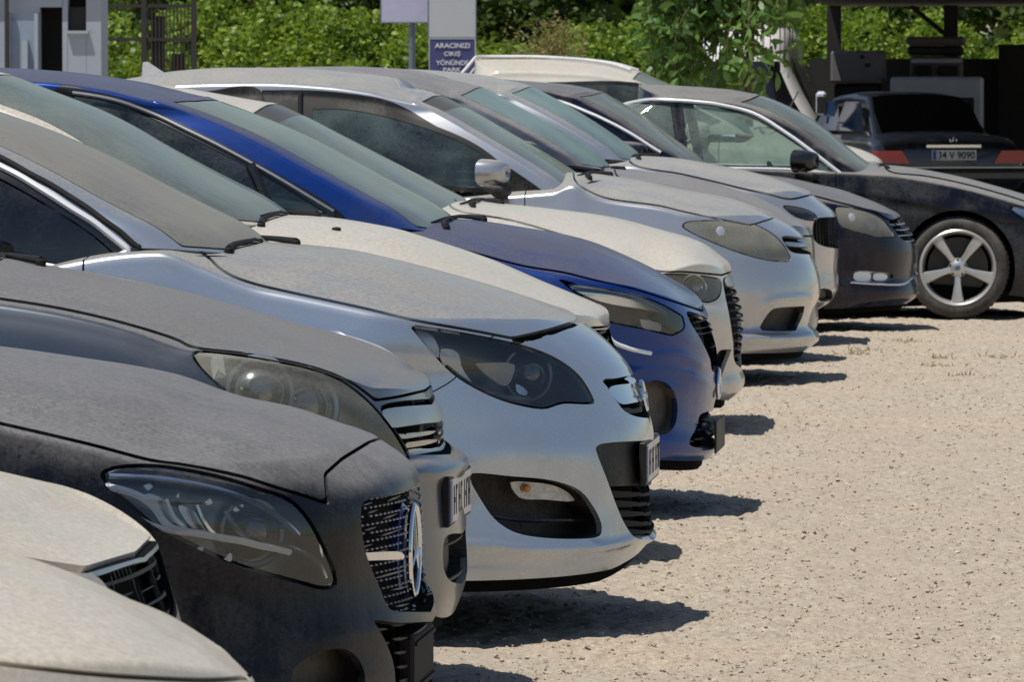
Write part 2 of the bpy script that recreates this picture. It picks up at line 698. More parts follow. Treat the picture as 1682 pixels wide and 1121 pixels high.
MATS['lamp_chrome'] = simple('lamp_chrome', (0.75, 0.77, 0.8), 0.18, .9, nscale=20, namp=.1, bmp=0)
MATS['lamp_white'] = simple('lamp_white', (0.88, 0.92, 0.95), 0.35, 0, nscale=20, namp=.05, bmp=0, coat=.5)
MATS['lamp_tan'] = simple('lamp_tan', (0.5, 0.43, 0.35), 0.45, .1, nscale=60, namp=.2, bmp=0)
MATS['amber'] = simple('amber', (0.6, 0.2, 0.05), 0.35, 0, bmp=0)
MATS['seat_cloth'] = simple('seat_cloth', (0.03, 0.031, 0.033), 0.8, nscale=80, bmp=.1, dusty=.15)
MATS['mirror_glass'] = simple('mirror_glass', (0.7, 0.75, 0.78), 0.05, 1, bmp=0)
MATS['plate_white'] = simple('plate_white', (0.72, 0.72, 0.7), 0.4, 0, nscale=30, namp=.08, bmp=0, dusty=.1)
MATS['badge_blue'] = simple('badge_blue', (0.03, 0.09, 0.35), 0.3, 0, bmp=0)
MATS['tail_red'] = simple('tail_red', (0.6, 0.015, 0.015), 0.2, 0, bmp=0, coat=.6, dusty=.06)
MATS['lens'] = glass('lens', (0.99, 0.99, 0.99), (0.2, 0.2, 0.2), .3, 1.0, -.08, .35, rough=.02, var=.15)
MATS['lens_hazy'] = glass('lens_hazy', (0.85, 0.86, 0.82), (0.25, 0.248, 0.21), -.5, .8, .30, .78, rough=.12, var=.35)
MATS['glass'] = glass('glass', (0.26, 0.36, 0.34), (0.19, 0.22, 0.20), -.2, .7, .25, .68, var=1.2)
MATS['glass_teal'] = glass('glass_teal', (0.25, 0.36, 0.38), (0.17, 0.235, 0.235), -.2, .7, .35, .85)
MATS['glass_brown'] = glass('glass_brown', (0.3, 0.34, 0.32), (0.215, 0.21, 0.19), -.2, .7, .4, .88)
MATS['side_glass'] = glass('side_glass', (0.2, 0.30, 0.30), (0.16, 0.18, 0.17), .1, .9, .10, .4)
MATS['dark_glass'] = glass('dark_glass', (0.04, 0.05, 0.06), (0.1, 0.1, 0.1), .1, .9, .08, .4)
MATS['green_glass'] = glass('green_glass', (0.62, 0.74, 0.68), (0.25, 0.31, 0.27), .0, .9, .16, .5)
MATS['paint_white'] = paint('paint_white', (0.62, 0.60, 0.54), 0, .3, (0.50, 0.455, 0.375), .72, .12, .2, .85)
MATS['paint_cream'] = paint('paint_cream', (0.62, 0.58, 0.5), 0, .3, (0.50, 0.45, 0.365), .8, .3, .1, .7)
MATS['paint_black'] = paint('paint_black', (0.004, 0.005, 0.009), 0, .3, (0.160, 0.156, 0.156), 1.0, .04, .38, .9, blot=7, coat=.22, spec=.1)
MATS['paint_charcoal'] = paint('paint_charcoal', (0.10, 0.118, 0.14), .7, .28, (0.168, 0.160, 0.152), .97, .02, .74, .97, coat=.5, spec=.3)
MATS['paint_silver'] = paint('paint_silver', (0.46, 0.51, 0.57), .72, .27, (0.275, 0.265, 0.245), .88, .02, .72, .99, coat=.9)
MATS['paint_silver_b'] = paint('paint_silver_b', (0.48, 0.495, 0.52), .7, .27, (0.33, 0.318, 0.29), .85, .04, .72, .99, coat=.9)
MATS['paint_blue'] = paint('paint_blue', (0.005, 0.042, 0.23), .45, .25, (0.070, 0.074, 0.115), .9, .03, .74, .99, blot=9, coat=.5, spec=.25)
MATS['paint_bluegrey'] = paint('paint_bluegrey', (0.05, 0.065, 0.09), .6, .3, (0.22, 0.21, 0.205), .9, .15, .5, .9)
MATS['paint_navy'] = paint('paint_navy', (0.004, 0.005, 0.02), .1, .2, (0.17, 0.16, 0.155), .85, .01, .55, .95, blot=9, coat=.35, spec=.15)
MATS['paint_dark'] = paint('paint_dark', (0.004, 0.005, 0.01), .1, .22, (0.22, 0.21, 0.19), .9, .01, .6, .95, coat=.4, spec=.15)
MATS['badge_navy'] = simple('badge_navy', (0.02, 0.04, 0.12), 0.15, .3, bmp=0, coat=.8)
MATS['lamp_dark_glass'] = simple('lamp_dark_glass', (0.03, 0.035, 0.04), 0.08, .2, bmp=0, coat=1)
MATS['brown_plastic'] = simple('brown_plastic', (0.06, 0.05, 0.04), 0.6, nscale=40, dusty=.3, bmp=.05)
MATS['fog_glass'] = simple('fog_glass', (0.45, 0.43, 0.40), 0.15, .5, nscale=45, namp=.5, bmp=.4, coat=.8)
MATS['visor'] = simple('visor', (0.012, 0.0115, 0.011), 0.4, nscale=10, bmp=0, dusty=.03, spec=.3)
MATS['teal_side'] = glass('teal_side', (0.22, 0.36, 0.36), (0.14, 0.19, 0.18), .1, .9, .12, .5)
MATS['rim_bright'] = simple('rim_bright', (0.62, 0.62, 0.6), 0.3, .6, nscale=12, namp=.1, bmp=0, dusty=.2)
MATS['gravel'] = simple('gravel', (0.42, 0.35, 0.26), .95)
MATS['rail'] = simple('rail', (.7, .7, .7), .3, 0, bmp=0)
MATS['bright_trim'] = simple('bright_trim', (0.85, 0.85, 0.85), 0.35, .35, nscale=10, namp=.05, bmp=0)
MATS['grille_grey'] = simple('grille_grey', (0.12, 0.12, 0.12), 0.4, .4, nscale=30, bmp=0)
MATS['lamp_teal'] = simple('lamp_teal', (0.10, 0.125, 0.135), 0.28, .3, nscale=22, namp=.6, bmp=.1)
MATS['glass_band'] = glass('glass_band', (0.05, 0.06, 0.06), (0.105, 0.10, 0.095), -.2, .7, .35, .8)
MATS['pin'] = simple('pin', (0.55, 0.55, 0.56), 0.3, .6, bmp=0)
MATS['badge_roundel'] = simple('badge_roundel', (0.10, 0.16, 0.28), 0.3, .2, nscale=70, namp=.9, bmp=0)
MATS['sky_tint_glass'] = simple('sky_tint_glass', (0.02, 0.05, 0.12), 0.08, .2, nscale=3, namp=.7, bmp=0, coat=.8)  # blue of a reflected sky put into the colour of the saloon's side windows
# ------------------------------------------------------------------ car builder
def rows_to_grid(R, sub):
    """R: (rows, cols, 3) control rows -> dense rows by nonuniform cubic interpolation"""
    R = np.asarray(R)
    n = len(R)
    d = np.linalg.norm(np.diff(R, axis=0), axis=2)
    h = np.maximum(np.percentile(d, 60, axis=1), 0.01)
    t = np.concatenate([[0], np.cumsum(h)])
    mm = np.zeros_like(R)
    for i in range(n):
        if i == 0:
            mm[i] = (R[1] - R[0]) / h[0]
        elif i == n - 1:
            mm[i] = (R[-1] - R[-2]) / h[-1]
        else:
            a, b = (R[i] - R[i - 1]) / h[i - 1], (R[i + 1] - R[i]) / h[i]
            mm[i] = (a * h[i] + b * h[i - 1]) / (h[i] + h[i - 1])
    out, vv = [], []
    for i in range(n - 1):
        k = max(2, int(round(h[i] / sub)))
        for j in range(k):
            s = j / k
            out.append((1 + 2 * s) * (1 - s) ** 2 * R[i] + s * (1 - s) ** 2 * h[i] * mm[i] + s * s * (3 - 2 * s) * R[i + 1]
                       + s * s * (s - 1) * h[i] * mm[i + 1])
            vv.append(i + s)
    out.append(R[-1])
    vv.append(n - 1)
    return np.array(out), np.array(vv)


NF, NS, NR = 64, 150, 14


def outline(xn, B, w, xr, Br, p, fine=1.0):
    """plan outline of a row from the nose centre round the near corner to the tail centre; returns x, y(>=0), u"""
    a = np.linspace(0, 1, NF)
    t = (0.5 * a + 0.5 * (1 - (1 - a) ** 1.5)) * math.pi / 2
    xf = xn - B + B * np.cos(t) ** (2 / 2.0)
    yf = w * np.sin(t) ** (2 / p)
    xf[-1], yf[-1] = xn - B, w
    s = np.linspace(0, 1, NS + 1)[1:]
    s = s * 0.55 + 0.45 * s ** 2.2
    xs = (xn - B) + (xr + Br - (xn - B)) * s
    ys = np.full(NS, w)
    t = np.linspace(math.pi / 2, 0, NR + 1)[1:]
    xq = xr + Br - Br * np.cos(t)
    yq = w * np.sin(t) ** (2 / 3.2)
    yq[-1] = 0
    return (np.concatenate([xf, xs, xq]), np.concatenate([yf, ys, yq]),
            np.concatenate([t_u(NF), 1 + s, 2 + np.linspace(0, 1, NR + 1)[1:]]))


def t_u(n):
    a = np.linspace(0, 1, n)
    return 0.5 * a + 0.5 * (1 - (1 - a) ** 1.5)


class Ctx:
    pass


def near_pts(pts, Yc, xn, B, w, p):
    """pixels of a line on the near side -> (x,z), the depth following the plan outline"""
    out = []
    for q in pts:
        if len(q) == 3 and q[2] == 'm':          # metres already
            out.append((q[0], q[1]))
            continue
        y = w
        for _ in range(30):
            P = at(q[0], q[1], Yc - y)
            k = (P[0] - (xn - B)) / max(B, 1e-4)
            if k <= 0:
                yn = w
            elif k >= 1:
                yn = 0.0
            else:
                yn = w * (1 - k * k) ** (1 / p)
            y = 0.5 * y + 0.5 * yn
        P = at(q[0], q[1], Yc - y)
        out.append((P[0], P[2]))
    return out


def body_surface(c):
    Yc, W, p = c.Yc, c.W, c.p
    S = [at(px, py, Yc) for px, py in c.S]
    tip = S[-1]
    HC = [tip] + [at(px, py, Yc + c.crown_y * min(1, (k + 1) / 4)) for k, (px, py) in enumerate(c.hood_c)]
    c.xnose = max(q[0] for q in S)
    Lc = c.length
    xr = c.xnose - Lc
    c.xr = xr
    ws = W * c.ws
    Bt = c.B(1.0)
    sh = near_pts(c.sh, Yc, tip[0], Bt, ws, p)
    bt = near_pts(c.bot, Yc, S[0][0], c.B(0.0), W * 0.93, p)
    zbelt = c.belt
    sh = sh + [(min(sh[-1][0], c.xnose - 1.6) - 0.35, zbelt), (xr + 0.9, zbelt + 0.05), (xr + 0.3, zbelt), (xr, zbelt - 0.06)]
    bt = [(S[0][0], S[0][2])] + bt + [(c.xnose - 1.4, 0.2), (xr + 0.6, 0.2), (xr, 0.26)]
    zcen = [(q[0], q[2]) for q in HC]
    xl = zcen[-1][0]
    zcen += [(xl - 0.25, zcen[-1][1] + 0.012), (xl - 0.6, zbelt + 0.02), (xr + 0.7, zbelt + 0.07), (xr + 0.05, zbelt + 0.02)]
    fs = lambda x: pchip([q[0] for q in sh], [q[1] for q in sh], x)
    fb = lambda x: pchip([q[0] for q in bt], [q[1] for q in bt], x)
    fc = lambda x: pchip([q[0] for q in zcen], [q[1] for q in zcen], x)

    def ztop(x, y):
        return fs(x) + (fc(x) - fs(x)) * (1 - np.clip(y / ws, 0, 1) ** c.crown_n)
    c.ztop = ztop
    rows = []
    wprof = lambda f: W * np.interp(f, [0, .12, .35, .6, .82, .93, 1], [.93, .965, .99, 1, .985, .965, c.ws])
    for q in S:
        zb0 = fb(q[0])
        f = float((q[2] - zb0) / (ztop(q[0], 0) - zb0))
        f = min(max(f, 0), 1)
        x, y, u = outline(q[0], c.B(f), wprof(f), xr + 0.12 * abs(f - .5), 0.25, p)
        z = fb(x) + f * (ztop(x, y) - fb(x))
        rows.append(np.stack([x, Yc - y, z], 1))
    for g in (0.965, 0.92, 0.85, 0.72, 0.55, 0.36, 0.18, 0.0):
        x, y, u = outline(tip[0] - (1 - g) * c.tip_run, max(Bt * g ** 0.8, 1e-3), max(ws * g, 0.0), xr + 0.08 + (1 - g) * .2, 0.2 * g + 0.01, p)
        z = ztop(x, y)
        rows.append(np.stack([x, Yc - y, z], 1))
    P, vv = rows_to_grid(np.array(rows), 0.016)
    P[:, 0, 1] = Yc
    P[:, -1, 1] = Yc
    P[-1, :, 1] = Yc
    for line, rad, amt in c.disp:
        V = P.reshape(-1, 3)
        Nn = grid_normals(P)
        if (Nn * np.array([0, -1, 0.3])).sum(1).mean() < 0:
            Nn = -Nn
        s = c.s
        d = line_d(proj(V), smooth_line(line)) / rad
        V = V + Nn * (amt * np.exp(-d * d))[:, None]
        V = V.reshape(P.shape)
        V[:, 0, 1] = Yc
        V[-1, :, 1] = Yc
        P = V
    return finish_surface(P, u, vv, Yc)


def finish_surface(P, u, vv, Yc):
    Nn = grid_normals(P)
    F = grid_faces(*P.shape[:2])
    if (Nn * np.array([0, -1, 0.3])).sum(1).mean() < 0:
        Nn = -Nn
        F = F[:, ::-1]
    V = P.reshape(-1, 3)
    UV = np.stack([np.broadcast_to(u[None], P.shape[:2]).ravel(), np.broadcast_to(vv[:, None], P.shape[:2]).ravel()], 1)
    on = np.abs(V[:, 1] - Yc) < 1e-6
    Nn[on, 1] = 0
    Nn /= np.linalg.norm(Nn, axis=1)[:, None] + 1e-12
    bad = np.linalg.norm(Nn, axis=1) < 0.5
    Nn[bad] = (0, 0, 1)
    a, b, d = V[F[:, 0]], V[F[:, 1]], V[F[:, 2]]
    area = np.linalg.norm(np.cross(b - a, d - a), axis=1)
    F = F[area > 1e-9]
    return Surf(V, Nn, UV, F)


def cabin_surface(c):
    Yc = c.Yc
    wb, wr = c.wb, c.wr
    ap = c.apillar            # near pixels base..header
    n = len(ap)
    ys = [a[1] for a in ap]
    hs = [(ys[0] - y) / (ys[0] - ys[-1]) for y in ys]
    wid = lambda h: wb + (wr - wb) * h + 0.035 * math.sin(math.pi * min(1, h)) * 0.8
    P = [at(a[0], a[1], Yc - wid(h)) for a, h in zip(ap, hs)]
    base, head = P[0], P[-1]
    c.cabin_base, c.cabin_head = base, head
    re = near_pts(c.roof_edge, Yc, 99, 1, wr, 2.0)
    re = [(head[0], head[2])] + re
    re = sorted(re, key=lambda q: -q[0])
    xe = min(re[-1][0] - .2, head[0] - 1.55)
    ze = max(q[1] for q in re)
    ze = min(ze - .03, re[-1][1] - .03)
    re += [(xe, ze), (xe - 0.4, ze - 0.08)]
    rc = [at(q[0], q[1], Yc + 0.1) for q in c.roof_c]
    if c.hc:
        hcp = at(c.roof_c[0][0], c.roof_c[0][1], Yc)
        c.Bh = max(.04, hcp[0] - head[0])
        c.head_crown = hcp[2] - head[2]
    rc = sorted([(q[0], q[2]) for q in rc], key=lambda q: -q[0])
    zce = max(q[1] for q in rc)
    zce = min(zce - .02, rc[-1][1] - .03)
    rc += [(min(rc[-1][0] - .2, xe), zce), (min(rc[-1][0] - .3, xe - 0.4), zce - 0.08)]
    bl = [(base[0], base[2] - 0.02)] + near_pts(c.beltline, Yc, 99, 1, wb, 2.0)
    bl = sorted(bl, key=lambda q: -q[0])
    bl += [(min(bl[-1][0] - .2, base[0] - 2.0), c.belt + 0.03), (c.xr + 0.6, c.belt + 0.05)]
    f_e = lambda x: pchip([q[0] for q in re], [q[1] for q in re], x)
    f_c = lambda x: pchip([q[0] for q in rc], [q[1] for q in rc], x)
    f_b = lambda x: pchip([q[0] for q in bl], [q[1] for q in bl], x)
    xrear_b, xrear_r = c.xr + c.rear_run, c.xr + c.rear_run + c.rear_slope
    if c.xr + c.rear_run + 1.2 > base[0]:
        xrear_b = base[0] - 2.4
    H = np.linspace(0, 1, 9)
    Pz = np.interp(H, hs, [q[2] for q in P])
    Px = pchip(hs, [q[0] for q in P], H) if n > 2 else np.interp(H, hs, [q[0] for q in P])
    rows = []
    for i, h in enumerate(H):
        B = c.Bb + (c.Bh - c.Bb) * h
        hh = (Pz[i] - f_b(Px[i])) / (head[2] - f_b(Px[i])) if h < 1 else 1.0
        if h == 0:
            hh = 0.0
        x, y, u = outline(Px[i] + B, B, wid(h), xrear_b + (xrear_r - xrear_b) * h, 0.25, 3.0)
        z = f_b(x) + hh * (f_e(x) - f_b(x))
        z = np.where(x > Px[i], z[NF - 1] + (1 - (y / wid(h)) ** 2.5) * (-0.03 * (1 - h) + c.head_crown * h), z)
        rows.append(np.stack([x, Yc - y, z], 1))
    xh = head[0] + c.Bh
    for g in (0.97, 0.92, 0.84, 0.7, 0.5, 0.25, 0.0):
        x, y, u = outline(xh - (1 - g) * 0.22, max(c.Bh * g, 1e-3), wr * g, xrear_r + (1 - g) * .1, 0.25 * g + .01, 3.0)
        e, cc = f_e(x), np.maximum(f_c(x), f_e(x) + 0.01)
        # crown blends from the edge to the centre line, starting at the header
        z = e + (cc - e) * (1 - (y / wr) ** 2.4)
        z = np.where(x > head[0] - 0.1, np.minimum(z, rows[8][0, 2] + 0.0 + (xh - x) * 0.22 + 0.0), z)
        rows.append(np.stack([x, Yc - y, z], 1))
    G, vv = rows_to_grid(np.array(rows), 0.02)
    G[:, 0, 1] = Yc
    G[:, -1, 1] = Yc
    G[-1, :, 1] = Yc
    return finish_surface(G, u, vv / 8.0, Yc)


def surf_at(S, px, py):
    """point and normal of the near half seen at a pixel"""
    if not hasattr(S, '_q') or S._q is None:
        S._q = proj(S.V)
        S._ok = ((CAM - S.V) * S.N).sum(1) > -0.05
    d = ((S._q - np.array([px, py])) ** 2).sum(1) + np.where(S._ok, 0, 1e6)
    k = np.argpartition(d, 4)[:4]
    w = 1 / (d[k] + 0.5)
    w /= w.sum()
    Nn = (S.N[k] * w[:, None]).sum(0)
    return (S.V[k] * w[:, None]).sum(0), Nn / np.linalg.norm(Nn)


def surf_line(S, pts, k=6, off=0.0):
    q = smooth_line(pts, k)
    o = []
    for a in q:
        P, n = surf_at(S, a[0], a[1])
        o.append(P + n * off)
    o = np.array(o)
    if len(o) > 4:
        for _ in range(2):
            o[1:-1] = (o[:-2] + 2 * o[1:-1] + o[2:]) / 4
    return o


def emit(c, name, S, mat, both=True, parent=None, label=None):
    if S is None or len(S.F) == 0:
        return None
    if both is True:
        S = S.both(c.Yc)
    elif both == 'far':
        S = S.mirrored(c.Yc)
    o = mesh_obj(name, S.V, S.F, M(mat) if isinstance(mat, str) else mat, parent or c.root, c.org, normals=S.N)
    if parent is not None and parent is not c.root:
        pass
    if label:
        o['label'] = label
    return o


def make_wheel(c, cx, cy, cz, R, side, style='five', rim='rim', r_rim=None, spin=0.0, par=None):
    """side -1: outer face looks to -y"""
    root = c.root
    rr = r_rim or R * 0.70
    wdt = 0.215
    y0 = cy
    t = MB()
    prof = [(rr, 0.0), (rr + .012, -.006), (rr + (R - rr) * .45, -.012), (R - .022, -.006), (R - .006, .012), (R, .035), (R, wdt - .03), (R - .02, wdt - .005), (rr + .01, wdt), (rr, wdt)]
    s = 1 if side < 0 else -1
    t.lathe([(r, s * h) for r, h in prof], (cx, y0, cz), 'y', 56)
    for k in range(60):   # tread blocks
        a = 2 * math.pi * k / 60
        ca, sa = math.cos(a), math.sin(a)
        ys = sorted([y0 + s * .03, y0 + s * (wdt - .03)])
        v = []
        for (dr, da) in ((0, -.035), (0, .035), (.006, .03), (.006, -.03)):
            for yy in ys:
                aa = a + da
                v.append((cx + (R + dr) * math.cos(aa), yy, cz + (R + dr) * math.sin(aa)))
        t.add(v, [(0, 1, 3, 2), (2, 3, 5, 4), (4, 5, 7, 6), (6, 7, 1, 0), (0, 2, 4, 6), (1, 7, 5, 3)])
    wheel = t.obj('wheel', M('rubber'), root, c.org, smooth=True)
    b = MB()
    b.lathe([(rr + .004, s * -.004), (rr - .004, s * -.01), (rr - .014, s * -.004), (rr - .02, s * .02), (rr - .03, s * .06), (rr - .03, s * .19)], (cx, y0, cz), 'y', 56)
    n = {'five': 5, 'ten': 10, 'seven': 7}[style]
    for k in range(n):
        a0 = spin + 2 * math.pi * k / n
        ww = {'five': (.022, .031, .044), 'ten': (.018, .016, .02), 'seven': (.03, .028, .036)}[style]
        V = []
        rs = [0.045, 0.10, 0.16, rr - .012]
        wl = [ww[0] * 1.0, ww[0], ww[1], ww[2]]
        hy = [.012, .006, .002, .001]
        nrad = len(rs)
        for r, w_, h in zip(rs, wl, hy):
            for (q, dy) in ((-w_, .012), (-w_ * .8, 0), (0, -.003), (w_ * .8, 0), (w_, .012), (w_ * .8, .05), (-w_ * .8, .05)):
                ux, uz = math.cos(a0), math.sin(a0)
                V.append((cx + r * ux - q * uz, y0 + s * (h + dy), cz + r * uz + q * ux))
        F = []
        for i in range(nrad - 1):
            for j in range(7):
                F.append((i * 7 + j, i * 7 + (j + 1) % 7, (i + 1) * 7 + (j + 1) % 7, (i + 1) * 7 + j))
        F.append(tuple(range(7)))
        F.append(tuple((nrad - 1) * 7 + j for j in range(7)))
        b.add(V, F)
    b.lathe([(0.0, s * 0.0), (.03, s * 0.0), (.036, s * .004), (.06, s * .014), (.068, s * .05), (.068, s * .12)], (cx, y0, cz), 'y', 32)
    ob = b.obj('rim', M(rim), wheel, (0, 0, 0), smooth=True)
    ob.data.transform(Matrix.Translation(-Vector(c.org)))
    d = MB()
    d.lathe([(0.02, s * .095), (rr * .8, s * .095), (rr * .8, s * .11)], (cx, y0, cz), 'y', 32)
    ob = d.obj('brake_disc', M('dark_metal'), wheel, (0, 0, 0), smooth=True)
    ob.data.transform(Matrix.Translation(-Vector(c.org)))
    if c.roundel:
        e = MB()
        e.lathe([(0, s * -.004), (.017, s * -.004), (.019, s * .001)], (cx, y0, cz), 'y', 24)
        ob = e.obj('wheel_emblem', M('badge_roundel'), wheel, (0, 0, 0))
        ob.data.transform(Matrix.Translation(-Vector(c.org)))
    for k in range(5):
        a0 = spin + math.pi / 5 + 2 * math.pi * k / 5
        bb = MB()
        bb.lathe([(0, s * .002), (.009, s * .002), (.011, s * .012)], (cx + .05 * math.cos(a0), y0 + s * .006, cz + .05 * math.sin(a0)), 'y', 8)
        ob = bb.obj('wheel_bolt', M('dark_metal'), wheel, (0, 0, 0))
        ob.data.transform(Matrix.Translation(-Vector(c.org)))
    return wheel


def kid(c, mb, name, mat, parent, smooth=False):
    o = mb.obj(name, M(mat), parent, (0, 0, 0), smooth=smooth)
    if c is not None:
        o.data.transform(Matrix.Translation(-Vector(c.org)))
    return o


def make_seat(c, x, y, z):
    b = MB()
    b.prism([(x - .02, z), (x + .48, z + .03), (x + .5, z + .12), (x + .44, z + .17), (x + .1, z + .13)], y - .24, y + .24)
    b.prism([(x + .12, z + .1), (x - .02, z + .08), (x - .2, z + .62), (x - .16, z + .66), (x - .07, z + .64), (x - .02, z + .5)], y - .23, y + .23)
    s = kid(c, b, 'seat', 'seat_cloth', c.root)
    h = MB()
    h.box((x - .24, y - .12, z + .68), (x - .13, y + .12, z + .86), .03)
    h.tube([(x - .18, y - .06, z + .6), (x - .18, y - .06, z + .7)], .008, 6)
    h.tube([(x - .18, y + .06, z + .6), (x - .18, y + .06, z + .7)], .008, 6)
    kid(c, h, 'headrest', 'seat_cloth', s)


def build_car(spec):
    c = Ctx()
    d = dict(W=.9, p=2.35, ws=.93, Bp=[(0, .5), (.3, .62), (.6, .72), (1, .6)], crown_n=2.6, crown_y=.15, tip_run=.3, length=4.4,
             disp=[], cuts=[], belt=.97, wb=.76, wr=.58, Bb=.22, Bh=.1, head_crown=.035, rear_run=.5, rear_slope=.75,
             yaw=0, band_v=.99, nozzles=[], hc=False, patches=[], wheel_px=None, paint='paint', glass='glass', side_glass='side_glass', windows=None, u_ws=.74, mirror=None, wiper=None,
             wheel_style='ten', wheel_dx=.88, wheel_r=.32, trims=[], extra=None, nf=None, wheelbase=2.62, group='cars parked side by side in the row',
             beltline=[], door_x=None, roundel=False, chrome='chrome', lens='lens', name='parked_car', windscreen_v=(.02, .965),
             window_mat=None, rim='rim', mirror_mat=None, bumper_mat=None, roof_mat=None, hood_mat=None, plate=None)
    d.update(spec)
    c.__dict__.update(d)
    c.B = lambda f: float(np.interp(f, [q[0] for q in c.Bp], [q[1] for q in c.Bp]))
    c.s = FPX / (c.Yc - c.W)
    pivot = at(c.S[0][0], c.S[0][1], c.Yc) * np.array([1, 1, 0])
    if c.yaw:
        turn_view(c.yaw, pivot)
    x0 = at(c.S[0][0], c.S[0][1], c.Yc)[0]
    c.org = (x0 - 2.0, c.Yc, 0.0)
    c.root = thing(c.name, c.label, c.cat if hasattr(c, 'cat') else 'car', c.org, c.group)
    Yc = c.Yc
    body = body_surface(c)
    c.bodyS = body
    c.cabS = cabin_surface(c)
    base = body.copy()
    shell = body.copy()

    def pxf(S, poly):
        return poly_sd(proj(S.V), poly) / c.s

    def both_cut(f_of):
        nonlocal body, shell
        _, body = body.cut(f_of(body))
        _, shell = shell.cut(f_of(shell))

    # wheel arches
    xw = c.xnose - c.wheel_dx
    if c.wheel_px:
        xw = at(c.wheel_px[0], c.wheel_px[1], Yc - c.W)[0]
    c.xw = xw
    Ra = c.wheel_r + .045
    arch = []
    for xx in (xw, xw - c.wheelbase):
        fa = lambda S, xx=xx: np.maximum(np.hypot(S.V[:, 0] - xx, S.V[:, 2] - c.wheel_r) - Ra, .5 - np.abs(S.V[:, 1] - Yc))
        both_cut(fa)
        mb = MB()
        n = 28
        V, F = [], []
        for k in range(n + 1):
            a = math.radians(-25) + math.radians(230) * k / n
            for yy in (c.W - .03, c.W - .33):
                V.append((xx + (Ra + .004) * math.cos(a), Yc - yy, c.wheel_r + (Ra + .004) * math.sin(a)))
        for k in range(n):
            F.append((2 * k, 2 * k + 1, 2 * k + 3, 2 * k + 2))
        F.append([2 * k + 1 for k in range(n + 1)])
        V = np.array(V)
        mb.add(V, F)
        arch.append(mb)
        V2 = V.copy()
        V2[:, 1] = 2 * Yc - V2[:, 1]
        mb = MB()
        mb.add(V2, F)
        arch.append(mb)
    # cabin opening in the deck
    xc0, xc1 = c.cabin_base[0] - .02, c.xr + c.rear_run + .25
    fcab = lambda S: np.maximum(np.maximum(np.abs(S.V[:, 0] - (xc0 + xc1) / 2) - (xc0 - xc1) / 2, np.abs(S.V[:, 1] - Yc) - (c.wb - .09)), .75 - S.V[:, 2])
    both_cut(fcab)

    lens_objs = {}
    c.parts = {}
    for cut in c.cuts:
        kind, name = cut['k'], cut['n']
        gap = cut.get('gap', .005)
        poly = smooth_poly(cut['p'], 5) if 'p' in cut else None
        if kind == 'slot':
            line = smooth_line(cut['line'])
            f = lambda S: line_d(proj(S.V), line) / c.s - gap / 2
            _, body = body.cut(f(body))
            continue
        if kind == 'panel':
            ins, _ = body.cut(pxf(body, poly) + gap / 2)
            _, out = body.cut(pxf(body, poly) - gap / 2)
            body = out
            part = join(ins, ins.rim(.018, Yc))
            c.parts[name] = emit(c, name, part, cut.get('m', c.paint))
            continue
        # openings
        ins, _ = body.cut(pxf(body, poly))
        _, body = body.cut(pxf(body, poly))
        _, shell = shell.cut(pxf(shell, poly))
        depth = cut.get('d', .06)
        vec = np.array(cut.get('v', (-1, .25, 0)), float)
        vec = vec / np.linalg.norm(vec) * depth
        floor = Surf(ins.V + vec, ins.N, ins.UV, ins.F)
        walls = ins.rim(depth, Yc, vec)
        pocket = join(floor, walls)
        two = cut.get('two', True)      # separate left and right pieces
        if kind == 'lamp':
            g2 = cut.get('gap', .006)
            lens, _ = ins.cut(pxf(ins, poly) + g2)
            for sd in ('near', 'far'):
                ho = emit(c, name, pocket, cut.get('m', 'lamp_inner'), both=False if sd == 'near' else 'far', label=cut.get('label'))
                lo = emit(c, 'lens', join(lens, lens.rim(.008, Yc)), cut.get('lens', c.lens), both=False if sd == 'near' else 'far', parent=ho)
                if cut.get('rimline', True):
                    fr, _ = base.cut(pxf(base, poly) - .007)
                    _, fr = fr.cut(pxf(fr, poly) - .0)
                    emit(c, 'lamp_seal', fr.shifted(-.004), 'black_rubber', both=False if sd == 'near' else 'far', parent=ho)
                for it in cut.get('inner', []):
                    lamp_item(c, base, ho, it, sd, vec)
        elif kind == 'hole':
            po = emit(c, name, pocket, cut.get('m', 'black_plastic'), both=True) if not two else None
            if two:
                po = emit(c, name, pocket, cut.get('m', 'black_plastic'), both=False, label=cut.get('label'))
                po2 = emit(c, name, pocket, cut.get('m', 'black_plastic'), both='far', label=cut.get('label'))
            for it in cut.get('inner', []):
                if it[0] in ('hbars', 'vbars', 'mesh'):
                    pieces = []
                    sub, _ = ins.cut(pxf(ins, poly) + it[3] if len(it) > 3 else pxf(ins, poly) + .002)
                    step, wid_, dep = it[1], it[2], it[4] if len(it) > 4 else .015
                    q = []
                    if it[0] in ('hbars', 'mesh'):
                        q.append(sub.V[:, 2] - 0.0)
                    for axis in ([2] if it[0] == 'hbars' else [1] if it[0] == 'vbars' else [2, 1]):
                        lo, hi = sub.V[:, axis].min(), sub.V[:, axis].max()
                        k0 = lo + step * .6
                        while k0 < hi - step * .2:
                            st, _ = sub.cut(np.abs(sub.V[:, axis] - k0) - wid_ / 2) if len(sub.F) else (None, None)
                            if st is not None and len(st.F):
                                pieces.append(st)
                            k0 += step
                    pieces = [Surf(s.V + vec / depth * dep, s.N, s.UV, s.F) for s in pieces]
                    pieces = [join(s, s.rim(.005, Yc)) for s in pieces]
                    if pieces:
                        nm = it[5] if len(it) > 5 else 'grille_bars'
                        mt = it[6] if len(it) > 6 else 'black_plastic'
                        if two:
                            emit(c, nm, join(*pieces), mt, both=False, parent=po)
                            emit(c, nm, join(*pieces), mt, both='far', parent=po2)
                        else:
                            emit(c, nm, join(*pieces), mt, both=True, parent=po)
                elif it[0] == 'pins':
                    mb = MB()
                    _, sy, sz, r_, dep = it
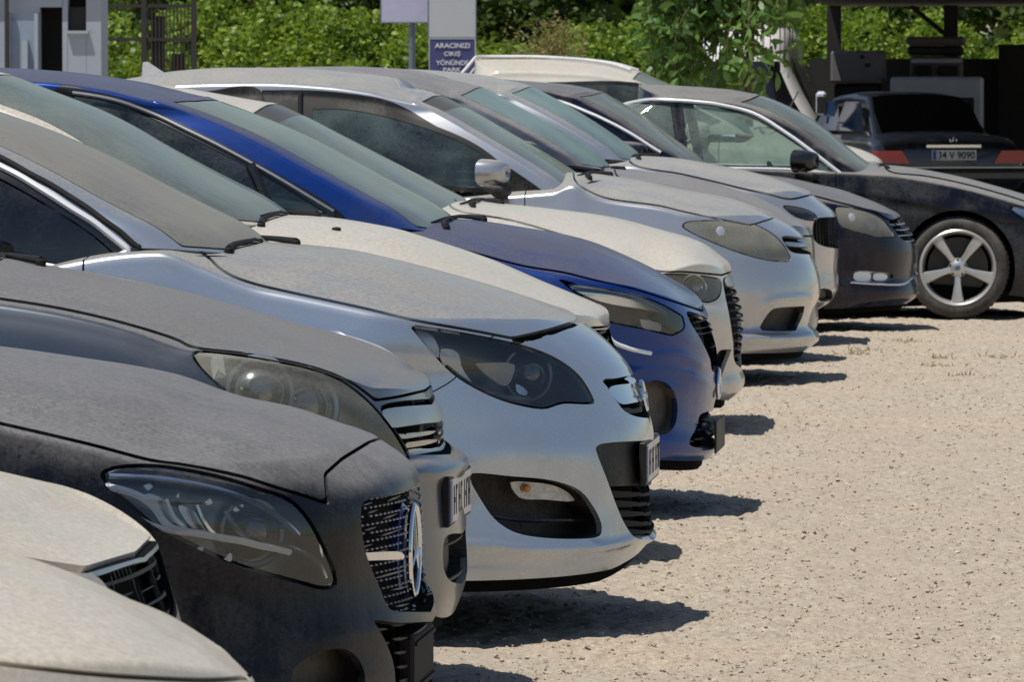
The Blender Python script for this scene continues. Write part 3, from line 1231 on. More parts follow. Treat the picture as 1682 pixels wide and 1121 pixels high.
                    for kz, z in enumerate(np.arange(ins.V[:, 2].min() + sz / 2, ins.V[:, 2].max(), sz)):
                        for y in np.arange(.13 + (kz % 2) * sy / 2, .5, sy):
                            dd = np.hypot(ins.V[:, 1] - (Yc - y), ins.V[:, 2] - z)
                            k = dd.argmin()
                            if dd[k] < .012:
                                for sg in (-1, 1):
                                    q = np.array([ins.V[k, 0], Yc + sg * y, z]) + vec / depth * dep * np.array([1, -sg, 1])
                                    e = r_ * np.array([(1.2, 0, 0), (0, .8, 0), (0, 0, .6), (0, -.8, 0), (0, 0, -.6), (-1, 0, 0)])
                                    mb.add(q + e, [(0, 1, 2), (0, 2, 3), (0, 3, 4), (0, 4, 1), (5, 2, 1), (5, 3, 2), (5, 4, 3), (5, 1, 4)])
                    if mb.n:
                        gp = kid(c, mb, 'grille_pins', 'pin', po)
                        gp['kind'] = 'stuff'
                elif it[0] == 'bar':      # a patch of the outer surface: polygon, material, name, push
                    pp = smooth_poly(it[1], 5)
                    st, _ = ins.cut(pxf(ins, pp))
                    if len(st.F):
                        st = Surf(st.V + vec / depth * it[4], st.N, st.UV, st.F)
                        st = join(st, st.rim(.02, Yc))
                        if two:
                            emit(c, it[3], st, it[2], both=False, parent=po)
                            emit(c, it[3], st, it[2], both='far', parent=po2)
                        else:
                            emit(c, it[3], st, it[2], both=True, parent=po)
                else:
                    lamp_item(c, base, po, it, 'near', vec)
                    if two:
                        lamp_item(c, base, po2, it, 'far', vec)
    # doors
    xd = c.door_x if c.door_x is not None else c.cabin_base[0] - .12
    doors = []
    side_only = lambda S: .5 - np.abs(S.V[:, 1] - Yc)
    for (a, b) in ((xd, xd - 1.12), (xd - 1.12, xd - 2.0)):
        box = np.array([(a, .3), (a, 1.6), (b, 1.6), (b, .3), ])
        box = smooth_poly([(a + .02, .3), (a + .02, .3), (a - .0, .7), (a - .02, 1.5), (a - .02, 1.5), (b, 1.5), (b, 1.5), (b, .3), (b, .3)], 3)
        f = lambda S, g, box=box: np.maximum(poly_sd(S.V[:, [0, 2]], box) + g, side_only(S))
        ins, _ = body.cut(f(body, .003))
        _, body = body.cut(f(body, -.003))
        dp = join(ins, ins.rim(.018, Yc))
        for sd in (False, 'far'):
            do = emit(c, 'door', dp, c.paint, both=sd)
            if do is not None:
                doors.append(do)
                hb = MB()
                sg = -1 if sd is False else 1
                zz = float(c.belt) - .09
                hb.tube([(b + .1, Yc + sg * (c.W - .012), zz), (b + .13, Yc + sg * (c.W + .022), zz + .004), (b + .26, Yc + sg * (c.W + .022), zz + .008),
                         (b + .29, Yc + sg * (c.W - .012), zz + .01)], .012, 8)
                kid(c, hb, 'door_handle', c.paint, do, True)
    if c.bumper_poly if hasattr(c, 'bumper_poly') else False:
        poly = smooth_poly(c.bumper_poly, 4)
        ins, _ = body.cut(pxf(body, poly) + .0018)
        _, body = body.cut(pxf(body, poly) - .0018)
        c.parts['front_bumper'] = emit(c, 'front_bumper', join(ins, ins.rim(.018, Yc)), c.bumper_mat or c.paint)
    emit(c, 'body', join(body, body.rim(.018, Yc)), c.paint)
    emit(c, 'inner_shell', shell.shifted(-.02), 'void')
    # tail lamps as patches on the rear corner
    tl, _ = base.cut(np.maximum(np.maximum(np.abs(base.UV[:, 0] - 2.25) - .22, np.abs(base.V[:, 2] - (c.belt - .14)) - .08), base.V[:, 0] - (c.xr + .5)))
    for sd in (False, 'far'):
        emit(c, 'tail_lamp', tl.shifted(.004), 'tail_red', both=sd)
    # undertray
    low = base.V[base.UV[:, 1] == 0]
    low = low[np.argsort(base.UV[base.UV[:, 1] == 0][:, 0], kind='stable')][::4]
    low = low[np.abs(low[:, 1] - Yc) > .02]
    low = np.concatenate([low, np.stack([low[:, 0], 2 * Yc - low[:, 1], low[:, 2]], 1)[::-1]])
    n = len(low)
    cxm = (c.xnose + c.xr) / 2
    inw = np.stack([cxm + (low[:, 0] - cxm) * .985, Yc + (low[:, 1] - Yc) * .95, low[:, 2] - .035], 1)
    top = np.stack([cxm + (low[:, 0] - cxm) * .99, Yc + (low[:, 1] - Yc) * .965, low[:, 2] + .03], 1)
    ut = MB()
    ut.add(np.concatenate([inw, top]), [tuple(range(n))] + [(i, (i + 1) % n, n + (i + 1) % n, n + i) for i in range(n)])
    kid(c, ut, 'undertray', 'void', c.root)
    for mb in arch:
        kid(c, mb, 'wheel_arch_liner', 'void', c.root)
    # wheels
    for xx in (xw, xw - c.wheelbase):
        for sd in (-1, 1):
            make_wheel(c, xx, Yc + sd * (c.W - .015), c.wheel_r, c.wheel_r, sd, c.wheel_style, c.rim, getattr(c, 'r_rim', None), getattr(c, 'spin', 0.3))
    # cabin
    cab = c.cabS
    c.cabBase = cab.copy()
    v0, v1 = c.windscreen_v
    fws = lambda S, g: np.maximum(np.maximum(S.UV[:, 0] - c.u_ws, S.UV[:, 1] - v1), v0 - S.UV[:, 1]) * .7 + g
    ws, _ = cab.cut(fws(cab, .0035))
    _, cab = cab.cut(fws(cab, -.0035))
    band, ws2 = ws.cut(c.band_v - ws.UV[:, 1])
    wsn = emit(c, 'windscreen', join(ws2, ws.rim(.006, Yc)), c.glass)
    if c.band_v < .96:
        emit(c, 'shade_band', band, 'glass_band', parent=wsn)
    # black band of the windscreen, on the inside
    # rear window
    frw = lambda S, g: np.maximum(np.maximum(2.3 - S.UV[:, 0], np.abs(S.UV[:, 1] - .52) - .4), -1) + g
    rw, _ = cab.cut(frw(cab, .004))
    _, cab = cab.cut(frw(cab, -.004))
    emit(c, 'rear_window', join(rw, rw.rim(.006, Yc)), c.side_glass)
    wins = c.windows
    if wins is None:
        s = c.s
        ap = c.apillar
        P = [(ap[0][0] - .2 * s, ap[0][1] - .03 * s)]
        for q in ap[1:-1]:
            P.append((q[0] - .13 * s, q[1] + .05 * s))
        P.append((ap[-1][0] - .06 * s, ap[-1][1] + .07 * s))
        xx = ap[-1][0] - .8 * s
        def zpx(x, z, w):
            q = proj([(x, Yc - w, z)])[0]
            return (q[0], q[1])
        hx = c.cabin_head[0]
        zt = c.cabin_head[2]
        re = [r for r in c.roof_edge]
        ry = re[-1][1] if re else ap[-1][1]
        x1 = hx - .62
        a_ = zpx(x1, 0, c.wr)[0]
        f = lambda x: np.interp(x, *zip(*sorted([(q[0], q[1]) for q in re + [ap[-1]]])))
        P.append((a_, float(f(a_)) + .06 * s))
        P.append((a_, float(f(a_)) + .06 * s))
        bb = zpx(x1, c.belt + .06, c.wb)
        P += [bb, bb]
        P += [(ap[0][0] - .2 * s, zpx(0, c.cabin_base[2] - .0, c.wb)[1])]
        x2, x3 = x1 - .07, x1 - .75
        b_, c_ = zpx(x2, 0, c.wr)[0], zpx(x3, 0, c.wr)[0]
        Q = [(b_, float(f(b_)) + .06 * s)] * 2 + [(c_, float(f(c_)) + .10 * s)] * 2 + [zpx(x3, c.belt + .07, c.wb)] * 2 + [zpx(x2, c.belt + .06, c.wb)] * 2
        wins = [P, Q]
    for nm_, mt_, pp_ in c.patches:
        pt, _ = c.cabBase.cut(np.maximum(pxf(c.cabBase, smooth_poly(pp_, 5)), .75 - c.cabBase.UV[:, 0]))
        for w in wins:
            if len(pt.F):
                _, pt = pt.cut(pxf(pt, smooth_poly(w, 5)) + .004)
        for sd in (False, 'far'):
            emit(c, nm_, pt.shifted(.003), mt_, both=sd)
    for w in wins:
        poly = smooth_poly(w, 5)
        f = lambda S, g: np.maximum(pxf(S, poly) + g, .9 - S.UV[:, 0])
        wi, _ = cab.cut(f(cab, .004))
        _, cab = cab.cut(f(cab, -.004))
        for sd in (False, 'far'):
            wo = emit(c, 'side_window', join(wi, wi.rim(.006, Yc)), c.side_glass, both=sd)
            if wo is None:
                continue
            fr, _ = c.cabBase.cut(f(c.cabBase, -.022))
            _, fr = fr.cut(f(fr, -.001))
            emit(c, 'window_frame', fr.shifted(.0035), c.window_mat or 'black_gloss', both=sd, parent=wo)
    emit(c, 'roof', join(cab, cab.rim(.02, Yc)), c.roof_mat or c.paint)
    # cowl and wipers
    xb, zb_ = c.cabin_base[0], c.cabin_base[2]
    cw = MB()
    V = []
    ys = np.linspace(-c.wb + .03, c.wb - .03, 15)
    for y in ys:
        xo = xb + c.Bb * (1 - (abs(y) / c.wb) ** 2.2)
        zz = float(c.ztop(xo + .03, abs(y)))
        V += [(xo - .12, Yc + y, zz - .03), (xo + .02, Yc + y, zz - .012), (xo + .12, Yc + y, zz - .016), (xo + .12, Yc + y, zz - .1)]
    F = []
    for i in range(len(ys) - 1):
        for j in range(3):
            F.append((4 * i + j, 4 * i + j + 1, 4 * i + 5 + j, 4 * i + 4 + j))
    cw.add(V, F)
    kid(c, cw, 'cowl', 'black_plastic', c.root)
    for y0, y1 in ((-.52, .02), (.12, .62)):
        def wp(y, up, lift):
            xo = xb + c.Bb * (1 - (min(abs(y), c.wb) / c.wb) ** 2.2)
            zz = float(c.ztop(xo + .03, abs(y)))
            return (xo + .03 - up, Yc + y, zz + lift)
        w = MB()
        piv = wp(y0, -.05, .005)
        w.lathe([(0, .006), (.010, .006), (.013, .0), (.013, -.02)], piv, 'z', 12)
        w.tube([piv, wp(y0 + .1, .0, .010), wp((y0 + y1) / 2, .03, .014), wp(y1 - .1, .045, .016)], [.011, .009, .007, .005], 8)
        wo = kid(c, w, 'wiper', 'black_rubber', c.root)
        bl = MB()
        P = [wp(y0 + .12 + (y1 + .1 - y0 - .12) * k / 6, .05 + .0 * k, .006 + .009 * math.sin(math.pi * k / 6)) for k in range(7)]
        bl.tube(P, .005, 6)
        bl.tube([(p_[0], p_[1], p_[2] - .009) for p_ in P], .003, 6)
        kid(c, bl, 'wiper_blade', 'black_rubber', wo)
    # interior
    db = MB()
    V = []
    prof = [(.1, -.5), (.16, -.12), (.1, -.05), (-.12, -.03), (-.3, -.02), (-.42, -.08), (-.44, -.22), (-.36, -.5)]
    for y in np.linspace(-c.wb + .07, c.wb - .07, 9):
        k = c.Bb * (1 - (abs(y) / c.wb) ** 2.2)
        for a, b_ in prof:
            V.append((xb + a * .8 + k * (1 if a > 0 else .3) - .08, Yc + y, zb_ + b_ - .02))
    n = len(prof)
    F = []
    for i in range(8):
        for j in range(n):
            F.append((i * n + j, i * n + (j + 1) % n, (i + 1) * n + (j + 1) % n, (i + 1) * n + j))
    F += [tuple(range(n)), tuple(8 * n + j for j in range(n))]
    db.add(V, F)
    kid(c, db, 'dashboard', 'seat_cloth', c.root)
    fl = MB()
    fl.box((c.xr + c.rear_run + .3, Yc - c.wb + .04, .3), (xb + .05, Yc + c.wb - .04, .36))
    fl.box((c.xr + c.rear_run + .25, Yc - c.wb + .04, .36), (c.xr + c.rear_run + .3, Yc + c.wb - .04, .9))
    kid(c, fl, 'cabin_floor', 'seat_cloth', c.root)
    xs_ = xb - 1.15
    for yy in (-.37, .37):
        make_seat(c, xs_, Yc + yy, .42)
    rb = MB()
    rx = xs_ - .85
    rb.prism([(rx, .42), (rx + .5, .45), (rx + .5, .58), (rx + .1, .55), (rx - .1, 1.05), (rx - .2, 1.05)], Yc - c.wb + .08, Yc + c.wb - .08)
    kid(c, rb, 'rear_bench', 'seat_cloth', c.root)
    sw = MB()
    ax = np.array([.9, 0, .42])
    cc = np.array([xb - .52, Yc - .37 if c.__dict__.get('rhd') else Yc - .37, zb_ - .09])
    e1 = np.array([0, 1, 0])
    e2 = np.array([.42, 0, -.9])
    sw.tube([cc + .185 * (math.cos(t) * e1 + math.sin(t) * e2) for t in np.linspace(0, 2 * math.pi, 25)], .014, 6)
    sw.tube([cc - .18 * e1, cc, cc + .18 * e1], .018, 6)
    sw.tube([cc, cc + ax * .2], .035, 8)
    kid(c, sw, 'steering_wheel', 'black_plastic', c.root)
    # mirrors
    if c.mirror is not None:
        mx, my = c.mirror[:2]
        sc_ = c.mirror[2] if len(c.mirror) > 2 else 1.0
        P0 = at(mx, my, Yc - c.W - .09)
    else:
        P0 = np.array([xb - .22, Yc - c.W - .1, zb_ + .05])
        sc_ = 1.0
    for sd in (-1, 1):
        f = lambda x, y, z: (P0[0] + x * sc_, Yc + sd * (Yc - P0[1] + y * sc_) , P0[2] + z * sc_)
        b = MB()
        V, F = [], []
        nn, mm = 14, 9
        for i in range(mm + 1):
            v = i / mm
            for k in range(nn):
                a = 2 * math.pi * k / nn
                # shell: back (x<0) flat mirror face, front rounded
                r = math.cos(v * math.pi / 2) ** .55
                x = -.07 + .15 * math.sin(v * math.pi / 2) ** 1.0
                cy, cz = math.cos(a), math.sin(a)
                y = .105 * r * np.sign(cy) * abs(cy) ** .7
                z = .07 * r * np.sign(cz) * abs(cz) ** .7 + .005
                V.append(f(x - .12 * abs(cy) * .25, y, z))
        for i in range(mm):
            for k in range(nn):
                F.append((i * nn + k, i * nn + (k + 1) % nn, (i + 1) * nn + (k + 1) % nn, (i + 1) * nn + k))
        b.add(V, F)
        mo = kid(c, b, 'wing_mirror', c.mirror_mat or c.paint, c.root, True)
        g = MB()
        g.add([V[k] for k in range(nn)], [tuple(range(nn))])
        kid(c, g, 'mirror_glass', 'mirror_glass', mo)
        ft = MB()
        ft.tube([f(-.02, .0, -.075), f(-.0, -.08, -.1), f(.03, -.2, -.11)], [.03, .03, .035], 10)
        ft.tube([f(-.05, .09, -.07), f(.02, .1, -.085), f(.05, -.08, -.09)], [.018, .024, .02], 8)
        kid(c, ft, 'mirror_foot', 'black_plastic', mo, True)
    # trims: tubes laid on the surface
    for tr in c.trims:
        S_ = c.cabBase if tr.get('on', 'body') == 'cab' else base
        P = surf_line(S_, tr['line'], 7, tr.get('off', .003))
        for sd in (0, 1):
            Q = P.copy()
            if sd:
                Q[:, 1] = 2 * Yc - Q[:, 1]
            mb = MB()
            mb.tube(Q, tr['r'], 8)
            kid(c, mb, tr['n'], tr['m'], c.root, True)
    for px, py in c.nozzles:
        P, n_ = surf_at(base, px, py)
        mb = MB()
        mb.ball(P + n_ * .004, (.016, .011, .007), 6, 10)
        kid(c, mb, 'washer_nozzle', 'black_rubber', c.root, True)
    # plate
    if c.plate:
        px, py, tilt = c.plate
        P = at(px, py, Yc)
        mb = MB()
        tl_ = c.plate[2]
        mb.box((P[0] - .022, Yc - .265, P[2] - .062), (P[0] - .001, Yc + .265, P[2] + .062), .004)
        po = kid(c, mb, 'number_plate', 'black_plastic', c.root)
        P = P - np.array([.0095, 0, 0])
        mb = MB()
        mb.box((P[0] + .006, Yc - .257, P[2] - .054), (P[0] + .010, Yc + .257, P[2] + .054), .001)
        kid(c, mb, 'plate_panel', 'plate_white', po)
        mb = MB()
        for k, yy in enumerate((-.18, -.13, -.06, -.01, .08, .13, .18, .215)):
            mb.box((P[0] + .0095, Yc + yy, P[2] - .036), (P[0] + .0112, Yc + yy + .012, P[2] + .036))
            mb.box((P[0] + .0095, Yc + yy + .0125, P[2] + (.024 if k % 2 else -.006)), (P[0] + .0112, Yc + yy + .03, P[2] + (.036 if k % 2 else .006)))
        kid(c, mb, 'plate_marks', 'black_rubber', po)
        mb = MB()
        mb.box((P[0] + .0095, Yc - .257, P[2] - .052), (P[0] + .0113, Yc - .215, P[2] + .052))
        kid(c, mb, 'plate_band', 'badge_blue', po)
    if c.extra:
        c.extra(c, base)
    if c.yaw:
        o_ = Vector(c.org)
        pv = Vector(pivot)
        c.root.location = pv + Matrix.Rotation(c.yaw, 3, 'Z') @ (o_ - pv)
        c.root.rotation_euler = (0, 0, c.yaw)
        turn_view(-c.yaw, pivot)
    return c


def lamp_item(c, base, parent, it, sd, vec):
    """pieces inside a lamp: ('ball',px,py,r,depth,mat,name) or ('strip',[px..],r,depth,mat,name)"""
    def fl(P):
        P = np.array(P)
        if sd == 'far':
            P[..., 1] = 2 * c.Yc - P[..., 1]
        return P
    dv = vec / (np.linalg.norm(vec) + 1e-9)
    mb = MB()
    if it[0] == 'ball':
        _, px, py, r, dep, mat, name = it
        P, n = surf_at(base, px, py)
        P = P + dv * dep
        mb.ball(fl(P), r)
        q = np.array([.5, -.85, .1]) if sd == 'near' else np.array([.5, .85, .1])
        q /= np.linalg.norm(q)
        e1 = np.cross(q, [0, 0, 1.0])
        e1 /= np.linalg.norm(e1)
        e2 = np.cross(e1, q)
        cc = fl(P)
        mb.tube([cc + q * r * .3 + r * 1.2 * (math.cos(a) * e1 + math.sin(a) * e2) for a in np.linspace(0, 2 * math.pi, 25)], r * .13, 6)
    elif it[0] == 'strip':
        _, pts, r, dep, mat, name = it
        P = surf_line(base, pts, 5, 0) + dv * dep
        mb.tube(fl(P), r, 6)
    elif it[0] == 'plate':
        _, pts, dep, mat, name = it
        poly = smooth_poly(pts, 3)
        st, _ = base.cut(poly_sd(proj(base.V), poly) / c.s)
        if len(st.F) == 0:
            return
        st = Surf(st.V + dv * dep, st.N, st.UV, st.F)
        emit(c, name, join(st, st.rim(.006, c.Yc)), mat, both=False if sd == 'near' else 'far', parent=parent)
        return
    kid(c, mb, name, mat, parent, True)
# ------------------------------------------------------------------ the cars, nearest first
CARS = {}


def ring_badge(c, mb, P, r, tube, spikes=3, ax='x'):
    P = np.array(P)
    pts = [P + r * np.array([0, math.cos(a), math.sin(a)]) for a in np.linspace(0, 2 * math.pi, 41)]
    mb.tube(pts, tube, 8)
    for k in range(spikes):
        a = math.pi / 2 + 2 * math.pi * k / spikes
        mb.tube([P, P + r * .98 * np.array([0, math.cos(a), math.sin(a)])], [tube * 1.3, tube * .3], 6)


# -- nearest: cream car, only the bonnet and the top of the wing
CARS['c1'] = dict(
    label='cream white car nearest the camera, dusty bonnet cut by the bottom left corner', Yc=8.4, yaw=math.radians(13), W=.88, paint='paint_cream', seam_mat='x',
    S=[(430, 1390), (445, 1330), (445, 1270), (435, 1200), (425, 1150), (414, 1122), (404, 1108)],
    hood_c=[(380, 1080), (340, 1050), (282, 1008), (215, 970), (140, 931), (75, 903), (0, 878), (-300, 800), (-700, 730)],
    sh=[(404, 1124), (250, 1124), (150, 1117), (0, 1100), (-300, 1060), (-700, 1010)],
    bot=[(300, 1480), (0, 1480)], crown_y=.5, crown_n=2.0, hc=True, ws=.95,
    apillar=[(-950, 960), (-1350, 700), (-1750, 480)], roof_edge=[(-1900, 440)], roof_c=[(-1650, 420), (-1800, 350), (-2200, 230)],
    cuts=[dict(k='panel', n='bonnet', p=[(440, 1060), (407, 1114), (407, 1114), (350, 1118), (250, 1115), (150, 1108), (0, 1091), (-300, 1050), (-700, 1005), (-900, 985), (-900, 985), (-900, 500), (-900, 500), (440, 700), (440, 700)], gap=.006)],
)
# -- second: white car, bonnet tip and honeycomb grille
CARS['c2'] = dict(
    label='white car second from the camera, bonnet tip with chrome strip over a honeycomb grille', Yc=10.8, W=.87, paint='paint_cream',
    S=[(292, 1240), (300, 1200), (302, 1150), (290, 1080), (270, 1010), (252, 962), (240, 925), (232, 908)],
    hood_c=[(226, 896), (205, 880), (160, 852), (110, 818), (60, 788), (0, 762), (-300, 690), (-600, 640)],
    sh=[(140, 945), (60, 935), (-100, 905), (-300, 880), (-600, 850)],
    bot=[(150, 1320), (0, 1330)], crown_y=.45, crown_n=2.0, hc=True, Bp=[(0, .5), (.3, .62), (.6, .6), (1, .42)],
    apillar=[(-650, 790), (-950, 600), (-1250, 430)], roof_edge=[(-1400, 400)], roof_c=[(-1170, 380), (-1300, 340), (-1600, 250)],
    cuts=[dict(k='panel', n='bonnet', p=[(300, 850), (300, 908), (300, 908), (231, 910), (231, 910), (140, 937), (140, 937), (60, 925), (-100, 895), (-300, 868), (-600, 835), (-620, 830), (-620, 500), (-620, 500), (300, 600), (300, 600)], gap=.012),
          dict(k='hole', n='grille', two=False, d=.05, m='void', p=[(320, 915), (320, 915), (232, 916), (150, 941), (165, 952), (190, 985), (225, 1030), (320, 1040), (320, 1040)],
               inner=[('mesh', .028, .007, .004, .012, 'grille_mesh', 'black_plastic'),
                      ('bar', [(320, 908), (320, 908), (232, 911), (146, 938), (152, 947), (232, 924), (320, 922), (320, 922)], 'dusty_chrome', 'grille_trim', .0)]),
          dict(k='lamp', n='headlight', p=[(0, 930), (60, 945), (130, 955), (165, 985), (150, 1010), (90, 1000), (30, 970)], d=.08)],
)


def c3_extra(c, base):
    P = at(680, 905, c.Yc)
    mb = MB()
    mb.lathe([(0, .0), (.088, .0), (.1, -.012), (.1, -.03)], P + np.array([-.012, 0, 0]), 'x', 40)
    o = kid(c, mb, 'badge_disc', 'badge_navy', c.root, True)
    mb = MB()
    ring_badge(c, mb, P, .094, .007)
    kid(c, mb, 'star_badge', 'chrome', o, True)
    # black number plate holder, edge on
    P = at(706, 1075, c.Yc)
    mb = MB()
    mb.box((P[0] - .05, c.Yc - .2, P[2] - .075), (P[0] - .012, c.Yc + .2, P[2] + .055), .008)
    mb.box((P[0] - .013, c.Yc - .185, P[2] - .06), (P[0] - .006, c.Yc + .185, P[2] - .052))
    mb.box((P[0] - .013, c.Yc - .185, P[2] + .032), (P[0] - .006, c.Yc + .185, P[2] + .04))
    kid(c, mb, 'plate_holder', 'black_rubber', c.root)


CARS['c3'] = dict(
    label='black dusty hatchback with LED headlight and three pointed star in its grille', Yc=13.1, W=.9, paint='paint_black',
    S=[(700, 1140), (708, 1110), (708, 1050), (710, 1018), (698, 975), (690, 930), (690, 870), (686, 815), (681, 792), (664, 765), (640, 745), (605, 727)],
    hood_c=[(575, 706), (545, 692), (475, 664), (400, 644), (280, 604), (125, 579), (0, 563), (-300, 535), (-480, 525)],
    sh=[(537, 828), (450, 802), (350, 778), (250, 765), (150, 735), (0, 700), (-200, 655), (-450, 620)],
    bot=[(640, 1150), (500, 1160), (300, 1165)], crown_y=.3, crown_n=2.2, hc=True, Bp=[(0, .5), (.3, .66), (.6, .66), (.85, .6), (1, .46)], tip_run=.2,
    disp=[([(0, 640), (150, 667), (300, 703), (400, 735)], 10, .005), ([(-50, 668), (130, 695), (300, 735), (420, 768)], 16, -.007)],
    apillar=[(-520, 600), (-800, 410), (-1080, 250)], roof_edge=[(-1200, 225)], roof_c=[(-1000, 222), (-1100, 190), (-1400, 120)],
    extra=c3_extra,
    cuts=[dict(k='panel', n='bonnet', p=[(640, 640), (606, 727), (606, 727), (562, 754), (562, 754), (534, 779), (534, 779), (538, 828), (538, 828), (500, 815), (450, 800), (400, 784), (350, 773), (300, 764), (250, 757), (150, 731), (0, 696), (-200, 652), (-470, 612), (-480, 600), (-480, 300), (-480, 300), (640, 400), (640, 400)], gap=.007),
          dict(k='lamp', n='headlight', m='lamp_teal', d=.10, v=(-1, .9, 0), gap=.008,
               p=[(164, 778), (180, 768), (210, 763), (260, 763), (350, 778), (425, 800), (475, 818), (505, 847), (535, 900), (553, 948), (551, 966), (530, 970), (490, 960), (400, 935), (325, 903), (250, 863), (200, 822), (172, 795)],
               inner=[('strip', [(190, 782), (260, 786), (330, 796), (400, 815), (460, 845), (500, 880)], .006, .02, 'lamp_chrome', 'light_guide'),
                      ('strip', [(185, 800), (235, 812), (268, 838), (290, 868), (340, 878), (420, 893), (488, 908)], .008, .025, 'lamp_white', 'light_guide'),
                      ('strip', [(215, 840), (270, 868), (330, 878)], .007, .025, 'lamp_white', 'light_guide'),
                      ('strip', [(420, 880), (470, 896), (515, 912), (538, 930), (546, 950)], .005, .02, 'lamp_chrome', 'light_guide'),
                      ('strip', [(200, 800), (230, 812), (262, 826)], .004, .03, 'lamp_chrome', 'light_guide'),
                      ('strip', [(208, 812), (236, 824), (266, 838)], .004, .03, 'lamp_chrome', 'light_guide'),
                      ('plate', [(262, 812), (300, 826), (318, 862), (296, 858), (276, 838)], .05, 'lamp_light', 'reflector'),
                      ('plate', [(318, 832), (350, 846), (366, 876), (344, 872)], .05, 'lamp_light', 'reflector'),
                      ('strip', [(288, 822), (300, 850), (325, 876)], .006, .03, 'lamp_white', 'light_guide'),
                      ('strip', [(338, 832), (352, 862), (374, 884)], .006, .03, 'lamp_chrome', 'light_guide'),
                      ('strip', [(386, 838), (402, 868), (426, 890)], .006, .03, 'lamp_chrome', 'light_guide'),
                      ('plate', [(248, 802), (262, 796), (270, 798), (258, 808)], .03, 'lamp_white', 'reflector'),
                      ('plate', [(300, 816), (316, 808), (322, 811), (310, 820)], .03, 'lamp_white', 'reflector'),
                      ('plate', [(350, 828), (366, 818), (373, 822), (358, 832)], .03, 'lamp_white', 'reflector'),
                      ('plate', [(396, 838), (412, 830), (420, 834), (404, 843)], .03, 'lamp_white', 'reflector'),
                      ('plate', [(335, 904), (352, 900), (346, 912)], .03, 'lamp_white', 'reflector'),
                      ('plate', [(382, 918), (397, 911), (396, 925), (386, 926)], .03, 'lamp_white', 'reflector'),
                      ('plate', [(418, 928), (430, 922), (426, 933)], .03, 'lamp_white', 'reflector'),
                      ('ball', 455, 880, .055, .09, 'lamp_dark_glass', 'projector')]),
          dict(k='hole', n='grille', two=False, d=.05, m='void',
               p=[(740, 800), (740, 800), (683, 803), (642, 815), (598, 824), (593, 845), (593, 862), (600, 905), (610, 935), (622, 962), (642, 1003), (670, 1006), (740, 1006), (740, 1006)],
               inner=[('hbars', .017, .004, .004, .016, 'grille_mesh', 'grille_grey'), ('pins', .026, .017, .0045, .008), ('bar', [(596, 909), (596, 909), (664, 908), (668, 912), (666, 920), (666, 920), (600, 922), (600, 922)], 'chrome', 'grille_blade', .004)]),
          dict(k='hole', n='lower_intake', two=False, d=.09, m='void', p=[(760, 1024), (760, 1024), (706, 1022), (655, 1024), (612, 1018), (612, 1018), (632, 1052), (646, 1090), (650, 1130), (650, 1160), (760, 1160), (760, 1160)],
               inner=[('hbars', .03, .008, .004, .02)]),
          dict(k='hole', n='bumper_vent', two=True, d=.09, v=(-.6, 1, 0), m='brown_plastic', p=[(480, 1105), (500, 1084), (535, 1070), (570, 1068), (590, 1085), (600, 1120), (585, 1150), (540, 1160), (490, 1150)]),
          ],
)


def c4_extra(c, base):
    P = at(742, 700, c.Yc)


